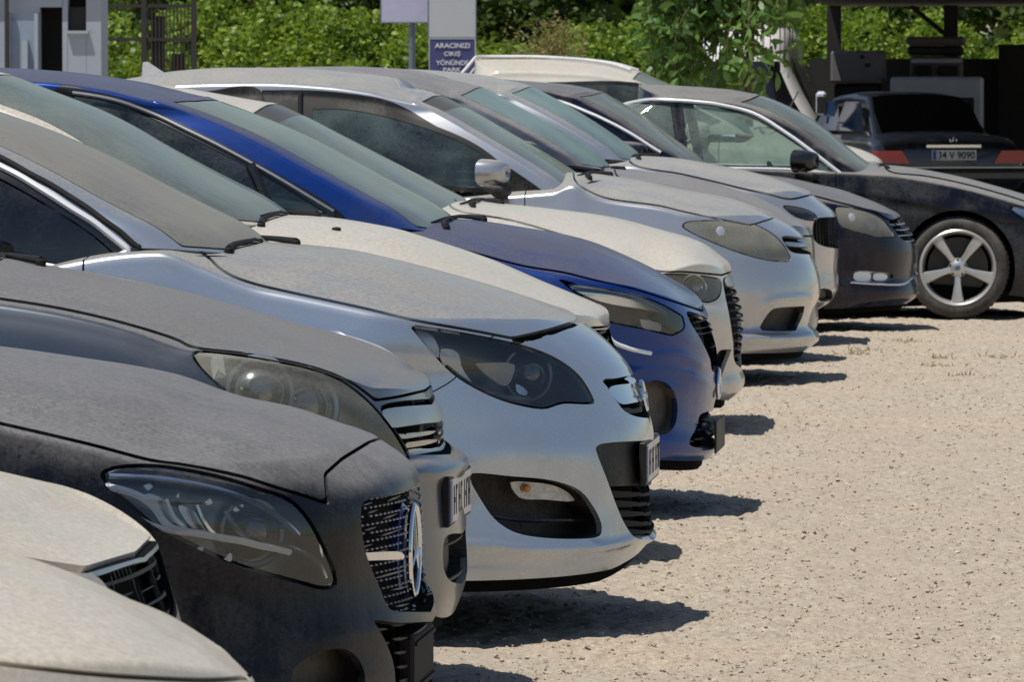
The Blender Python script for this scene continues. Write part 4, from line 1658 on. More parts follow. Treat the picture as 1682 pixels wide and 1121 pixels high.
CARS['c4'] = dict(
    label='dusty dark grey car with hazy headlight and chrome slatted grille, left of the silver hatchback', Yc=15.5, W=.9, paint='paint_charcoal',
    S=[(742, 1010), (755, 975), (762, 930), (760, 880), (757, 820), (757, 785), (764, 762), (750, 752), (734, 743), (727, 705), (715, 670), (703, 652), (699, 641)],
    hood_c=[(692, 629), (660, 609), (600, 579), (500, 539), (400, 504), (300, 477), (200, 455), (60, 429), (-10, 418), (-110, 405), (-180, 398)],
    sh=[(612, 664), (575, 634), (550, 622), (500, 607), (400, 588), (315, 577), (200, 540), (100, 516), (0, 500), (-80, 490), (-180, 478)],
    bot=[(700, 1012), (600, 1030), (300, 1040)], crown_y=.3, crown_n=2.3, hc=True, Bp=[(0, .5), (.35, .62), (.6, .66), (.85, .62), (1, .48)], tip_run=.2,
    apillar=[(-235, 445), (-455, 315), (-680, 215)], roof_edge=[(-790, 195)], roof_c=[(-610, 190), (-700, 160), (-800, 130)],
    plate=(757, 815, 0), extra=c4_extra,
    cuts=[dict(k='panel', n='bonnet', p=[(740, 560), (702, 641), (702, 641), (655, 652), (617, 658), (617, 658), (582, 632), (550, 616), (500, 600), (400, 581), (315, 570), (290, 558), (200, 530), (100, 507), (0, 491), (-60, 484), (-230, 464), (-235, 452), (-235, 200), (-235, 200), (740, 300), (740, 300)], gap=.007),
          dict(k='lamp', n='headlight', d=.10, v=(-1, .9, 0), lens='lens_hazy', m='lamp_light',
               p=[(314, 579), (330, 576), (400, 583), (500, 602), (550, 618), (580, 636), (615, 667), (650, 711), (676, 756), (676, 756), (640, 750), (560, 728), (480, 700), (400, 664), (350, 628), (322, 598)],
               inner=[('strip', [(378, 588), (384, 625)], .018, .05, 'lamp_white', 'light_guide'),
                      ('ball', 455, 648, .07, .08, 'lamp_chrome', 'projector'),
                      ('ball', 530, 672, .075, .09, 'lamp_chrome', 'projector'),
                      ('plate', [(420, 610), (470, 618), (480, 660), (430, 648)], .07, 'lamp_chrome', 'reflector'),
                      ('plate', [(560, 660), (610, 690), (640, 730), (580, 715)], .07, 'lamp_light', 'reflector')]),
          dict(k='hole', n='grille', two=False, d=.07, m='void',
               p=[(790, 655), (790, 655), (712, 655), (625, 668), (628, 680), (645, 705), (672, 745), (700, 748), (790, 744), (790, 744)],
               inner=[('bar', [(790, 664), (790, 664), (712, 665), (628, 676), (632, 684), (645, 704), (645, 704), (720, 694), (790, 694), (790, 694)], 'dusty_chrome', 'grille_trim', .003),
                      ('bar', [(790, 708), (720, 708), (655, 716), (658, 721), (720, 714), (790, 713)], 'dusty_chrome', 'grille_slat', .008),
                      ('bar', [(790, 722), (725, 722), (662, 731), (665, 736), (724, 729), (790, 728)], 'dusty_chrome', 'grille_slat', .008),
                      ('bar', [(790, 735), (728, 735), (670, 742), (674, 748), (728, 741), (790, 741)], 'dusty_chrome', 'grille_slat', .008)]),
          dict(k='hole', n='lower_intake', two=False, d=.05, m='black_plastic', p=[(800, 880), (800, 880), (735, 880), (728, 900), (732, 945), (745, 958), (800, 958), (800, 958)],
               inner=[('hbars', .03, .008, .004, .012)])],
)


def c5_extra(c, base):
    # badge on the chrome bar: ring with a lightning bolt
    P = at(1052, 650, c.Yc)
    mb = MB()
    pts = [P + np.array([.01, 0, 0]) + .040 * np.array([-.2 * math.sin(a), math.cos(a), math.sin(a)]) for a in np.linspace(0, 2 * math.pi, 33)]
    mb.tube(pts, .006, 8)
    mb.tube([P + np.array([.012, -.06, .01]), P + np.array([.014, -.01, -.004]), P + np.array([.014, .01, .006]), P + np.array([.012, .06, -.01])], .005, 6)
    kid(c, mb, 'badge', 'chrome', c.root, True)


CARS['c5'] = dict(
    label='silver blue car with large headlight and fog lamp recess, nose fully in view', Yc=17.85, W=.9, paint='paint_silver',
    S=[(1060, 905), (1077, 886), (1077, 862), (1075, 790), (1073, 735), (1072, 715), (1067, 690), (1057, 664), (1045, 634), (1034, 608), (1008, 576), (978, 549), (944, 527)],
    hood_c=[(922, 516), (885, 500), (800, 470), (700, 440), (620, 420), (560, 408), (440, 398), (410, 397)],
    sh=[(842, 556), (780, 545), (700, 532), (665, 525), (600, 511), (480, 486), (420, 474), (385, 462), (330, 440), (260, 415)],
    bot=[(1035, 922), (997, 938), (900, 950), (763, 955)], crown_y=.15, crown_n=2.8, ws=.94,
    Bp=[(0, .62), (.3, .8), (.55, .86), (.8, .8), (1, .5)], p=2.15, tip_run=.22,
    disp=[([(700, 900), (780, 897), (880, 905), (985, 902), (1030, 893), (1070, 872)], 9, .010), ([(700, 928), (880, 928), (1000, 916), (1060, 898)], 14, -.012),
          ([(1000, 790), (960, 755), (850, 745), (740, 760)], 30, .006)],
    apillar=[(222, 396), (110, 330), (0, 262), (-90, 220), (-180, 192)], roof_edge=[(-260, 178), (-400, 165)], hc=True, mirror=(-70, 400), roof_c=[(-105, 160), (-170, 146), (-300, 128), (-500, 112)],
    Bb=.26, Bh=.1, u_ws=.66, beltline=[(150, 440), (0, 450)], glass='glass_brown', side_glass='dark_glass',
    windows=[[(213, 440), (213, 440), (150, 384), (43, 317), (0, 294), (-90, 250), (-200, 222), (-330, 210), (-330, 210), (-330, 450), (-330, 450), (0, 428), (56, 429), (120, 440), (193, 447), (207, 446)],
             [(-380, 210), (-380, 210), (-720, 210), (-780, 430), (-780, 430), (-380, 450), (-380, 450)]],
    plate=(1073, 755, 0), extra=c5_extra, spin=.2,
    bumper_poly=[(560, 1100), (560, 1100), (640, 695), (698, 652), (747, 622), (800, 560), (850, 530), (850, 530), (1200, 450), (1200, 450), (1200, 1100), (1200, 1100)],
    nozzles=[], trims=[dict(on='cab', n='window_seal', m='black_rubber', r=.009, line=[(-330, 178), (-200, 190), (-88, 219), (6, 262), (114, 325), (202, 386), (230, 418), (235, 441), (214, 458)], off=.004),
           dict(on='cab', n='window_trim', m='bright_trim', r=.010, line=[(-330, 190), (-200, 203), (-90, 232), (0, 274), (107, 336), (193, 396), (219, 424), (222, 441), (206, 455), (150, 452), (56, 436), (-50, 436)], off=.006)],
    cuts=[dict(k='panel', n='bonnet', p=[(980, 440), (980, 500), (945, 528), (945, 528), (905, 541), (842, 556), (842, 556), (780, 544), (700, 530), (665, 523), (600, 507), (480, 481), (420, 467), (385, 455), (360, 440), (345, 425), (328, 410), (350, 395), (380, 395), (380, 395), (380, 200), (380, 200), (980, 300), (980, 300)], gap=.008),
          dict(k='slot', n='bonnet_gap', gap=.020, line=[(846, 561), (870, 555), (905, 545), (944, 531)]),
          dict(k='lamp', n='headlight', d=.12, v=(-1, .8, 0),
               p=[(669, 532), (669, 532), (743, 543), (836, 561), (876, 572), (917, 590), (948, 613), (966, 637), (979, 664), (979, 664), (961, 665), (925, 664), (908, 669), (894, 673), (841, 664), (796, 647), (747, 618), (707, 578)],
               inner=[('plate', [(800, 598), (800, 598), (868, 600), (866, 612), (858, 632), (850, 636), (826, 622)], .05, 'lamp_tan', 'reflector'),
                      ('plate', [(762, 576), (790, 580), (798, 608), (820, 640), (790, 628), (765, 600)], .09, 'lamp_light', 'reflector'),
                      ('plate', [(868, 632), (885, 640), (890, 652), (872, 648)], .05, 'lamp_chrome', 'reflector'),
                      ('plate', [(700, 545), (740, 552), (752, 590), (730, 580)], .07, 'lamp_light', 'reflector'),
                      ('strip', [(752, 606), (790, 634), (840, 654), (890, 660)], .012, .05, 'lamp_chrome', 'light_guide'),
                      ('ball', 905, 618, .06, .10, 'lamp_dark_glass', 'projector')]),
          dict(k='hole', n='fog_lamp_recess', two=True, d=.10, v=(-1, .8, 0),
               p=[(770, 781), (775, 778), (841, 783), (908, 790), (952, 806), (974, 832), (988, 862), (986, 880), (970, 885), (890, 884), (845, 875), (814, 855), (790, 822)],
               inner=[('plate', [(853, 795), (856, 793), (890, 794), (925, 799), (950, 812), (960, 824), (908, 822), (868, 819)], .035, 'fog_glass', 'fog_lamp'),
                      ('ball', 878, 804, .010, .03, 'amber', 'bulb'),
                      ('strip', [(830, 850), (880, 858), (980, 858)], .006, .05, 'black_gloss', 'recess_ledge')]),
          dict(k='hole', n='lower_grille', two=False, d=.07, v=(-1, .15, 0), m='void',
               p=[(1120, 724), (1120, 724), (1072, 724), (979, 733), (979, 740), (997, 788), (1015, 837), (1030, 868), (1046, 885), (1120, 884), (1120, 884)],
               inner=[('bar', [(1120, 724), (1120, 724), (1072, 724), (980, 734), (997, 788), (1004, 800), (1004, 800), (1120, 796), (1120, 796)], 'black_plastic', 'plate_mount', .012)]
               + [('bar', [(1120, y - 3), (1072, y - 2), (1000 + (y - 800) * .42, y - 3), (1003 + (y - 800) * .42, y + 4), (1072, y + 4), (1120, y + 3)], 'black_rubber', 'grille_slat', .018) for y in (812, 828, 844, 860, 874)]),
          dict(k='hole', n='upper_grille', two=False, d=.06, m='void', p=[(1100, 612), (1100, 612), (1036, 617), (1010, 622), (988, 624), (996, 634), (1010, 655), (1026, 676), (1050, 686), (1100, 686), (1100, 686)],
               inner=[('bar', [(1100, 628), (1100, 628), (1040, 630), (1000, 638), (1008, 652), (1020, 664), (1052, 660), (1100, 656), (1100, 656)], 'chrome', 'grille_bar', .0),
                      ('bar', [(1100, 668), (1060, 670), (1024, 673), (1030, 680), (1060, 678), (1100, 676)], 'black_plastic', 'grille_slat', .015)]),
          ],
)

CARS['c6'] = dict(
    label='white dusty car between the silver blue car and the bright blue car', Yc=20.2, W=.88, paint='paint_white',
    S=[(1040, 830), (1052, 800), (1055, 740), (1050, 690), (1040, 640), (1015, 590), (1000, 556), (998, 545), (997, 534)],
    hood_c=[(992, 518), (975, 503), (950, 490), (880, 460), (800, 425), (700, 391), (640, 373), (509, 354), (440, 352)],
    sh=[(958, 545), (920, 538), (860, 520), (760, 485), (640, 452), (500, 425), (380, 402)],
    bot=[(990, 850), (900, 860)], crown_y=.15, Bp=[(0, .5), (.3, .6), (.6, .66), (1, .4)], tip_run=.15,
    apillar=[(300, 352), (145, 262), (60, 206), (-80, 150)], roof_edge=[(-150, 142), (-300, 140)], hc=True, roof_c=[(-12, 118), (-80, 106), (-150, 101), (-400, 98)],
    Bb=.24, Bh=.12, glass='glass', nozzles=[(552, 378)],
    cuts=[dict(k='panel', n='bonnet', p=[(1040, 480), (1040, 532), (998, 537), (998, 537), (958, 540), (958, 540), (920, 527), (860, 508), (760, 475), (640, 444), (500, 415), (420, 395), (390, 380), (390, 200), (390, 200), (1040, 300), (1040, 300)], gap=.008),
          dict(k='lamp', n='headlight', d=.09, p=[(850, 540), (930, 552), (975, 575), (990, 610), (940, 600), (890, 575)]),
          dict(k='hole', n='grille', two=False, d=.05, m='void', p=[(1060, 538), (1060, 538), (998, 541), (958, 546), (975, 556), (985, 580), (1060, 590), (1060, 590)], inner=[('hbars', .03, .01, .004, .012)])],
)


def c7_extra(c, base):
    P = at(1180, 630, c.Yc)
    mb = MB()
    ring_badge(c, mb, P, .05, .008, 0)
    kid(c, mb, 'badge', 'chrome', c.root, True)
    # number plate holder hanging loose from the bumper
    a = at(1176, 655, c.Yc - .2)
    b = at(1181, 745, c.Yc - .2)
    mb = MB()
    mb.box((a[0] - .002, c.Yc - .26, b[2]), (a[0] + .006, c.Yc + .26, a[2] - .08), .003)
    kid(c, mb, 'plate_holder', 'black_plastic', c.root)


CARS['c7'] = dict(
    label='bright blue car with slanted angular headlight and black plate holder', hc=True, Yc=22.5, W=.89, paint='paint_blue',
    S=[(1166, 752), (1176, 738), (1172, 700), (1170, 655), (1176, 625), (1178, 601), (1177, 565), (1172, 540), (1162, 520), (1153, 509)],
    hood_c=[(1149, 502), (1140, 494), (1105, 466), (1038, 426), (949, 390), (860, 373), (776, 361), (700, 356)],
    sh=[(1105, 500), (1083, 497), (1038, 481), (971, 465), (927, 453), (860, 441), (780, 420), (700, 400), (670, 392)],
    bot=[(1127, 758), (1074, 757), (900, 768)], crown_y=.15, Bp=[(0, .55), (.3, .66), (.6, .72), (.85, .62), (1, .45)], tip_run=.15,
    disp=[([(1000, 562), (1060, 588), (1110, 582), (1150, 598)], 7, .007), ([(1010, 628), (1060, 606), (1120, 612), (1168, 634)], 8, .009), ([(1180, 660), (1130, 640), (1060, 640), (1020, 668)], 14, .01), ([(1010, 590), (1070, 605), (1130, 610)], 12, -.006)],
    apillar=[(645, 366), (560, 318), (471, 268), (385, 220), (300, 184), (243, 163)], roof_edge=[(160, 144), (68, 133), (-60, 128), (-300, 130)],
    roof_c=[(330, 160), (262, 141), (212, 131), (107, 117), (0, 111), (-200, 110)], wr=.6, wb=.74,
    Bb=.16, Bh=.13, u_ws=.62, beltline=[(556, 368), (420, 345), (200, 320)], glass='glass', head_crown=.05,
    windows=[[(540, 352), (540, 352), (428, 283), (300, 218), (214, 177), (150, 160), (120, 156), (120, 156), (120, 330), (120, 330), (425, 340), (425, 340)],
             [(85, 156), (85, 156), (-150, 152), (-260, 165), (-260, 165), (-240, 320), (85, 330), (85, 330)]],
    trims=[dict(on='cab', n='window_trim', m='dusty_chrome', r=.008, line=[(120, 152), (160, 158), (214, 172), (300, 211), (428, 277), (548, 348)], off=.006),
           dict(on='cab', n='quarter_pillar', m='black_gloss', r=.02, line=[(412, 272), (425, 300), (440, 335)], off=.004),
           dict(on='body', n='drl_strip', m='lamp_white', r=.008, line=[(997, 545), (1004, 560), (1030, 572), (1068, 581)], off=.002)],
    plate=None, extra=c7_extra, mirror=(300, 300),
    patches=[('window_surround', 'visor', [(90, 146), (160, 152), (214, 165), (300, 204), (428, 270), (556, 346), (575, 368), (575, 368), (540, 368), (420, 350), (90, 345), (90, 345)])],
    cuts=[dict(k='panel', n='bonnet', p=[(1200, 460), (1153, 511), (1153, 511), (1105, 495), (1038, 474), (971, 459), (927, 448), (860, 437), (780, 416), (700, 397), (672, 388), (660, 375), (650, 355), (650, 355), (650, 200), (1200, 300), (1200, 300)], gap=.008),
          dict(k='lamp', n='headlight', d=.09, v=(-1, .8, 0),
               p=[(905, 451), (905, 451), (940, 464), (1038, 482), (1083, 497), (1122, 518), (1122, 518), (1125, 540), (1104, 553), (1104, 553), (1052, 541), (1000, 531), (1000, 531), (962, 496)],
               inner=[('strip', [(945, 474), (1000, 480), (1060, 494), (1100, 516)], .008, .02, 'lamp_chrome', 'light_guide'),
                      ('plate', [(940, 469), (1038, 485), (1080, 502), (1100, 515), (1060, 508), (990, 495)], .02, 'lamp_chrome', 'reflector'),
                      ('plate', [(1060, 524), (1060, 524), (1098, 532), (1098, 532), (1096, 546), (1096, 546), (1066, 541), (1066, 541)], .03, 'lamp_light', 'reflector'), ('plate', [(1012, 514), (1012, 514), (1050, 522), (1050, 522), (1052, 537), (1052, 537), (1016, 529), (1016, 529)], .035, 'lamp_inner', 'reflector')]),
          dict(k='hole', n='grille', two=False, d=.05, m='void', p=[(1230, 520), (1230, 520), (1168, 522), (1128, 512), (1134, 530), (1150, 556), (1166, 590), (1172, 612), (1230, 612), (1230, 612)], inner=[('hbars', .02, .007, .002, .01)]),
          dict(k='hole', n='lower_grille', two=False, d=.06, m='void', p=[(1230, 676), (1230, 676), (1152, 680), (1145, 700), (1132, 730), (1145, 736), (1230, 736), (1230, 736)], inner=[('hbars', .03, .01, .002, .012)]),
          dict(k='hole', n='fog_lamp_recess', two=True, d=.05, v=(-1, .8, 0), m='brown_plastic', p=[(1048, 660), (1055, 636), (1075, 625), (1098, 632), (1112, 660), (1108, 700), (1090, 715), (1062, 705)])],
)


def c8_extra(c, base):
    P = at(1216, 520, c.Yc)
    mb = MB()
    for k in range(4):
        cy = -.09 + .06 * k
        mb.tube([P + np.array([.012, cy + .036 * math.cos(a), .036 * math.sin(a)]) for a in np.linspace(0, 2 * math.pi, 21)], .005, 6)
    kid(c, mb, 'badge', 'chrome', c.root, True)


CARS['c8'] = dict(
    label='off white car with tall dark grille, directly behind the bright blue car', hc=True, Yc=28.1, W=.89, paint='paint_white',
    S=[(1200, 656), (1214, 645), (1222, 628), (1217, 608), (1222, 565), (1223, 516), (1213, 481), (1205, 462), (1199, 447)],
    hood_c=[(1194, 438), (1178, 420), (1150, 398), (1083, 376), (994, 354), (905, 343), (851, 337), (747, 330), (720, 330)],
    sh=[(1186, 455), (1127, 451), (1074, 448), (1016, 424), (930, 395), (840, 368), (740, 350)],
    bot=[(1172, 657), (1100, 662)], crown_y=.15, Bp=[(0, .5), (.3, .55), (.6, .5), (.85, .5), (1, .32)], tip_run=.12,
    apillar=[(705, 346), (590, 288), (471, 228), (420, 203), (385, 190)], roof_edge=[(330, 172), (257, 160), (100, 150)],
    roof_c=[(441, 168), (394, 160), (325, 148), (257, 138), (100, 128)], Bb=.16, Bh=.12, wr=.6, u_ws=.66, glass='glass',
    nozzles=[(745, 331)], band_v=.88, cuts=[dict(k='panel', n='bonnet', p=[(1240, 400), (1200, 447), (1200, 447), (1186, 452), (1186, 452), (1127, 447), (1074, 444), (1016, 418), (930, 388), (840, 362), (750, 345), (738, 335), (738, 200), (738, 200), (1240, 300), (1240, 300)], gap=.009),
          dict(k='lamp', n='headlight', d=.09, v=(-1, .8, 0), lens='lens_hazy', p=[(1079, 449), (1079, 449), (1127, 450), (1170, 455), (1184, 460), (1182, 488), (1163, 498), (1136, 490), (1105, 470)],
               inner=[('ball', 1150, 474, .05, .05, 'lamp_chrome', 'projector'), ('plate', [(1110, 456), (1135, 458), (1140, 480), (1120, 472)], .05, 'lamp_light', 'reflector')]),
          dict(k='hole', n='grille', two=False, d=.04, v=(-1, 0, 0), m='void', p=[(1260, 450), (1260, 450), (1199, 452), (1188, 458), (1190, 480), (1198, 520), (1204, 560), (1210, 600), (1260, 610), (1260, 610)],
               inner=[('hbars', .035, .012, .002, .012, 'grille_slats', 'black_rubber'), ('bar', [(1260, 452), (1199, 453), (1192, 458), (1196, 470), (1204, 470), (1260, 468)], 'dusty_chrome', 'grille_trim', .004)]),
          dict(k='hole', n='air_intake', two=True, d=.05, v=(-1, .6, 0), p=[(1180, 578), (1202, 574), (1202, 574), (1192, 600), (1180, 630), (1178, 628)])],
)


def c9_extra(c, base):
    pass


CARS['c9'] = dict(
    label='silver hatchback with silver wing mirror and grey rounded headlight in mid row', hc=True, Yc=32.8, W=.92, paint='paint_silver_b',
    S=[(1328, 574), (1344, 561), (1341, 547), (1330, 535), (1333, 512), (1343, 494), (1341, 440), (1332, 418), (1327, 400), (1310, 380), (1290, 366), (1270, 356)],
    hood_c=[(1258, 349), (1217, 332), (1172, 320), (1127, 312), (1060, 298), (1016, 290), (985, 286), (960, 284)],
    sh=[(1236, 373), (1172, 362), (1120, 352), (1083, 343), (994, 330), (964, 320), (940, 306), (905, 318)],
    bot=[(1280, 580), (1226, 581), (1150, 585)], crown_y=.15, Bp=[(0, .5), (.3, .62), (.6, .66), (.85, .62), (1, .45)], tip_run=.15, ws=.95,
    disp=[([(1226, 528), (1250, 504), (1284, 492), (1330, 489)], 6, .012), ([(1232, 556), (1290, 556), (1335, 553)], 5, .01), ([(1232, 566), (1290, 566), (1335, 563)], 5, -.012)],
    apillar=[(905, 306), (840, 262), (768, 218), (725, 192), (672, 166)], roof_edge=[(600, 149), (540, 141), (428, 135), (308, 137), (225, 150), (100, 170)],
    roof_c=[(714, 154), (690, 140), (640, 126), (560, 117), (471, 111), (380, 111), (300, 116), (230, 127), (100, 150)], wr=.62, wb=.8,
    Bb=.16, Bh=.13, u_ws=.62, beltline=[(872, 330), (806, 318), (706, 312), (500, 305)], belt=.95, rear_run=.15, rear_slope=.35, glass='glass', side_glass='teal_side',
    window_mat='visor',
    windows=[[(848, 300), (848, 300), (787, 249), (726, 219), (631, 190), (560, 178), (512, 178), (512, 178), (512, 298), (512, 298), (706, 305), (780, 310), (800, 312)],
             [(478, 178), (478, 178), (380, 170), (280, 178), (230, 200), (200, 280), (200, 280), (478, 296), (478, 296)]],
    patches=[('window_surround', 'visor', [(440, 148), (500, 148), (560, 152), (643, 167), (726, 213), (810, 259), (851, 285), (888, 311), (896, 319), (888, 324), (870, 323), (800, 318), (706, 312), (500, 305), (430, 303), (430, 303), (430, 148), (430, 148)]),
             ('window_surround', 'visor', [(428, 148), (340, 150), (270, 160), (215, 190), (190, 290), (190, 290), (428, 303), (428, 303)])],
    trims=[dict(on='cab', n='pillar_strip', m='visor', r=.014, line=[(494, 152), (494, 180), (494, 240), (494, 300)], off=.004)],
    extra=c9_extra, mirror=(815, 285, 1.0),
    band_v=.86, cuts=[dict(k='panel', n='bonnet', p=[(1330, 320), (1271, 358), (1271, 358), (1234, 370), (1234, 370), (1172, 358), (1120, 347), (1083, 338), (994, 325), (964, 312), (950, 303), (943, 292), (943, 200), (943, 200), (1330, 200), (1330, 200)], gap=.009),
          dict(k='lamp', n='headlight', d=.09, v=(-1, .8, 0), lens='lens_hazy', m='lamp_light',
               p=[(1119, 371), (1128, 364), (1145, 362), (1217, 363), (1245, 370), (1270, 384), (1288, 402), (1298, 420), (1298, 429), (1275, 430), (1252, 427), (1208, 414), (1163, 396), (1130, 380)],
               inner=[('ball', 1190, 385, .06, .06, 'lamp_light', 'projector'), ('ball', 1240, 400, .06, .07, 'lamp_light', 'projector'), ('plate', [(1135, 370), (1165, 368), (1170, 390), (1150, 384)], .05, 'lamp_chrome', 'reflector')]),
          dict(k='hole', n='grille', two=False, d=.05, m='void', p=[(1380, 386), (1380, 386), (1325, 390), (1284, 389), (1290, 402), (1300, 414), (1328, 418), (1380, 418), (1380, 418)], inner=[('bar', [(1380, 398), (1326, 400), (1290, 398), (1294, 403), (1328, 406), (1380, 404)], 'dusty_chrome', 'grille_slat', .005)]),
          dict(k='hole', n='fog_lamp_recess', two=True, d=.06, v=(-1, .6, 0), p=[(1248, 541), (1252, 530), (1268, 509), (1278, 506), (1322, 503), (1322, 503), (1318, 520), (1308, 542), (1308, 543), (1260, 544)])],
)

CARS['c10'] = dict(
    label='blue grey car with teal windscreen, squeezed between two silver cars', hc=True, Yc=35.2, W=.88, paint='paint_bluegrey',
    S=[(1330, 560), (1340, 540), (1340, 480), (1338, 420), (1336, 395), (1333, 385)],
    hood_c=[(1326, 372), (1306, 360), (1261, 332), (1172, 300), (1120, 288), (1040, 280), (1020, 278)],
    sh=[(1290, 392), (1240, 372), (1172, 345), (1100, 325), (1010, 305)],
    bot=[(1280, 570)], crown_y=.15, tip_run=.12,
    apillar=[(935, 266), (850, 213), (735, 156)], roof_edge=[(690, 143), (600, 132), (400, 128)],
    roof_c=[(785, 141), (740, 128), (664, 113), (560, 109), (420, 112), (300, 118)], Bb=.16, Bh=.13, wr=.62, u_ws=.68, glass='glass_teal',
    cuts=[dict(k='panel', n='bonnet', p=[(1380, 360), (1335, 388), (1335, 388), (1290, 386), (1240, 366), (1172, 338), (1100, 318), (1040, 300), (1015, 290), (1010, 280), (1010, 200), (1380, 200), (1380, 200)], gap=.01),
          dict(k='lamp', n='headlight', d=.09, p=[(1240, 380), (1290, 395), (1325, 420), (1325, 440), (1280, 425)])],
)


def c11_extra(c, base):
    # shark fin aerial at the rear of the roof
    P = at(285, 124, c.Yc)
    s = c.Yc / FPX
    mb = MB()
    mb.prism([(P[0], P[2] - .02), (P[0] - 53 * s, P[2] - .02), (P[0] - 51 * s, P[2] + 22 * s), (P[0] - 44 * s, P[2] + 23 * s), (P[0] - 30 * s, P[2] + 14 * s)], c.Yc - .012, c.Yc + .012)
    kid(c, mb, 'roof_aerial', 'rail', c.root)


CARS['c11'] = dict(
    label='silver car with black honeycomb grille, beside the dark blue saloon', hc=True, Yc=37.6, W=.89, paint='paint_silver_b',
    S=[(1345, 508), (1362, 498), (1374, 480), (1375, 440), (1377, 410), (1373, 370), (1371, 352), (1352, 335), (1331, 318)],
    hood_c=[(1318, 311), (1280, 296), (1225, 280), (1180, 271), (1097, 258), (1040, 255)],
    sh=[(1262, 324), (1220, 316), (1180, 306), (1120, 292), (1030, 272)],
    bot=[(1310, 512)], crown_y=.15, tip_run=.12, rear_run=.1, rear_slope=.25, Bp=[(0, .5), (.3, .6), (.6, .6), (1, .42)],
    apillar=[(998, 256), (930, 212), (870, 178), (815, 152)], roof_edge=[(780, 142), (700, 133), (500, 128)],
    roof_c=[(868, 140), (851, 134), (760, 119), (650, 113), (450, 113), (290, 124), (200, 138)], Bb=.16, Bh=.13, wr=.62, u_ws=.66, glass='glass_teal', extra=c11_extra,
    cuts=[dict(k='panel', n='bonnet', p=[(1400, 290), (1332, 320), (1332, 320), (1297, 327), (1262, 319), (1262, 319), (1220, 310), (1180, 300), (1120, 286), (1040, 270), (1030, 255), (1030, 200), (1400, 200), (1400, 200)], gap=.012),
          dict(k='lamp', n='headlight', d=.09, p=[(1285, 338), (1320, 342), (1340, 352), (1342, 362), (1310, 358)]),
          dict(k='hole', n='grille', two=False, d=.05, m='void', p=[(1400, 355), (1400, 355), (1371, 356), (1340, 360), (1335, 372), (1336, 392), (1346, 402), (1370, 408), (1400, 408), (1400, 408)], inner=[('mesh', .04, .01, .002, .01)]),
          dict(k='hole', n='fog_lamp_recess', two=True, d=.04, p=[(1342, 478), (1352, 474), (1366, 478), (1366, 492), (1350, 496), (1342, 490)])],
)

CARS['c12'] = dict(
    label='dark navy saloon with fog lamp above a chrome strip, last in the row', hc=True, Yc=39.95, W=.91, paint='paint_navy', cat='car',
    S=[(1490, 498), (1503, 490), (1504, 450), (1507, 430), (1506, 405), (1503, 395), (1496, 378), (1485, 364), (1478, 356)],
    hood_c=[(1470, 350), (1442, 335), (1410, 322), (1380, 311), (1340, 302), (1305, 294), (1250, 286), (1180, 276), (1120, 266)],
    sh=[(1452, 360), (1430, 350), (1400, 342), (1372, 335), (1330, 325), (1250, 308), (1150, 290)],
    bot=[(1480, 500), (1400, 506), (1345, 508)], crown_y=.15, tip_run=.12, Bp=[(0, .5), (.3, .6), (.6, .62), (1, .45)],
    apillar=[(1106, 264), (1040, 222), (985, 186), (925, 156)], roof_edge=[(880, 146), (800, 140), (600, 140)],
    roof_c=[(985, 150), (960, 142), (868, 133), (780, 128), (600, 128)], Bb=.16, Bh=.14, wr=.62, u_ws=.7, glass='glass',
    trims=[dict(on='cab', n='window_trim', m='bright_trim', r=.012, line=[(880, 160), (914, 166), (955, 181), (1018, 210), (1085, 252)], off=.006),
           dict(on='body', n='bumper_trim', m='chrome', r=.008, line=[(1396, 464), (1440, 467), (1478, 468), (1496, 458), (1503, 450)], off=.004)],
    extra=None,
    cuts=[dict(k='panel', n='bonnet', p=[(1530, 340), (1479, 358), (1479, 358), (1462, 362), (1440, 350), (1400, 338), (1372, 331), (1330, 320), (1250, 302), (1150, 284), (1130, 270), (1130, 200), (1530, 200), (1530, 200)], gap=.012),
          dict(k='lamp', n='headlight', d=.09, v=(-1, .8, 0), lens='lens_hazy', m='lamp_light', p=[(1372, 341), (1380, 339), (1430, 349), (1450, 360), (1462, 374), (1474, 391), (1474, 391), (1440, 390), (1405, 381), (1380, 372), (1373, 356)],
               inner=[('ball', 1405, 362, .06, .06, 'lamp_light', 'projector'), ('ball', 1440, 374, .06, .07, 'lamp_light', 'projector')]),
          dict(k='hole', n='grille', two=False, d=.05, m='void', p=[(1540, 356), (1540, 356), (1482, 360), (1460, 364), (1470, 380), (1480, 392), (1500, 400), (1540, 400), (1540, 400)],
               inner=[('hbars', .036, .011, .002, .006, 'grille_slats', 'dusty_chrome')]),
          dict(k='hole', n='fog_lamp_recess', two=True, d=.03, v=(-1, .8, 0), m='lamp_light', p=[(1400, 448), (1408, 445), (1440, 447), (1467, 451), (1464, 460), (1440, 463), (1402, 461)],
               inner=[('plate', [(1406, 448), (1432, 449), (1430, 461), (1405, 460)], .01, 'lamp_white', 'fog_lamp'), ('plate', [(1438, 450), (1460, 453), (1458, 459), (1437, 460)], .01, 'lamp_white', 'fog_lamp')])],
)

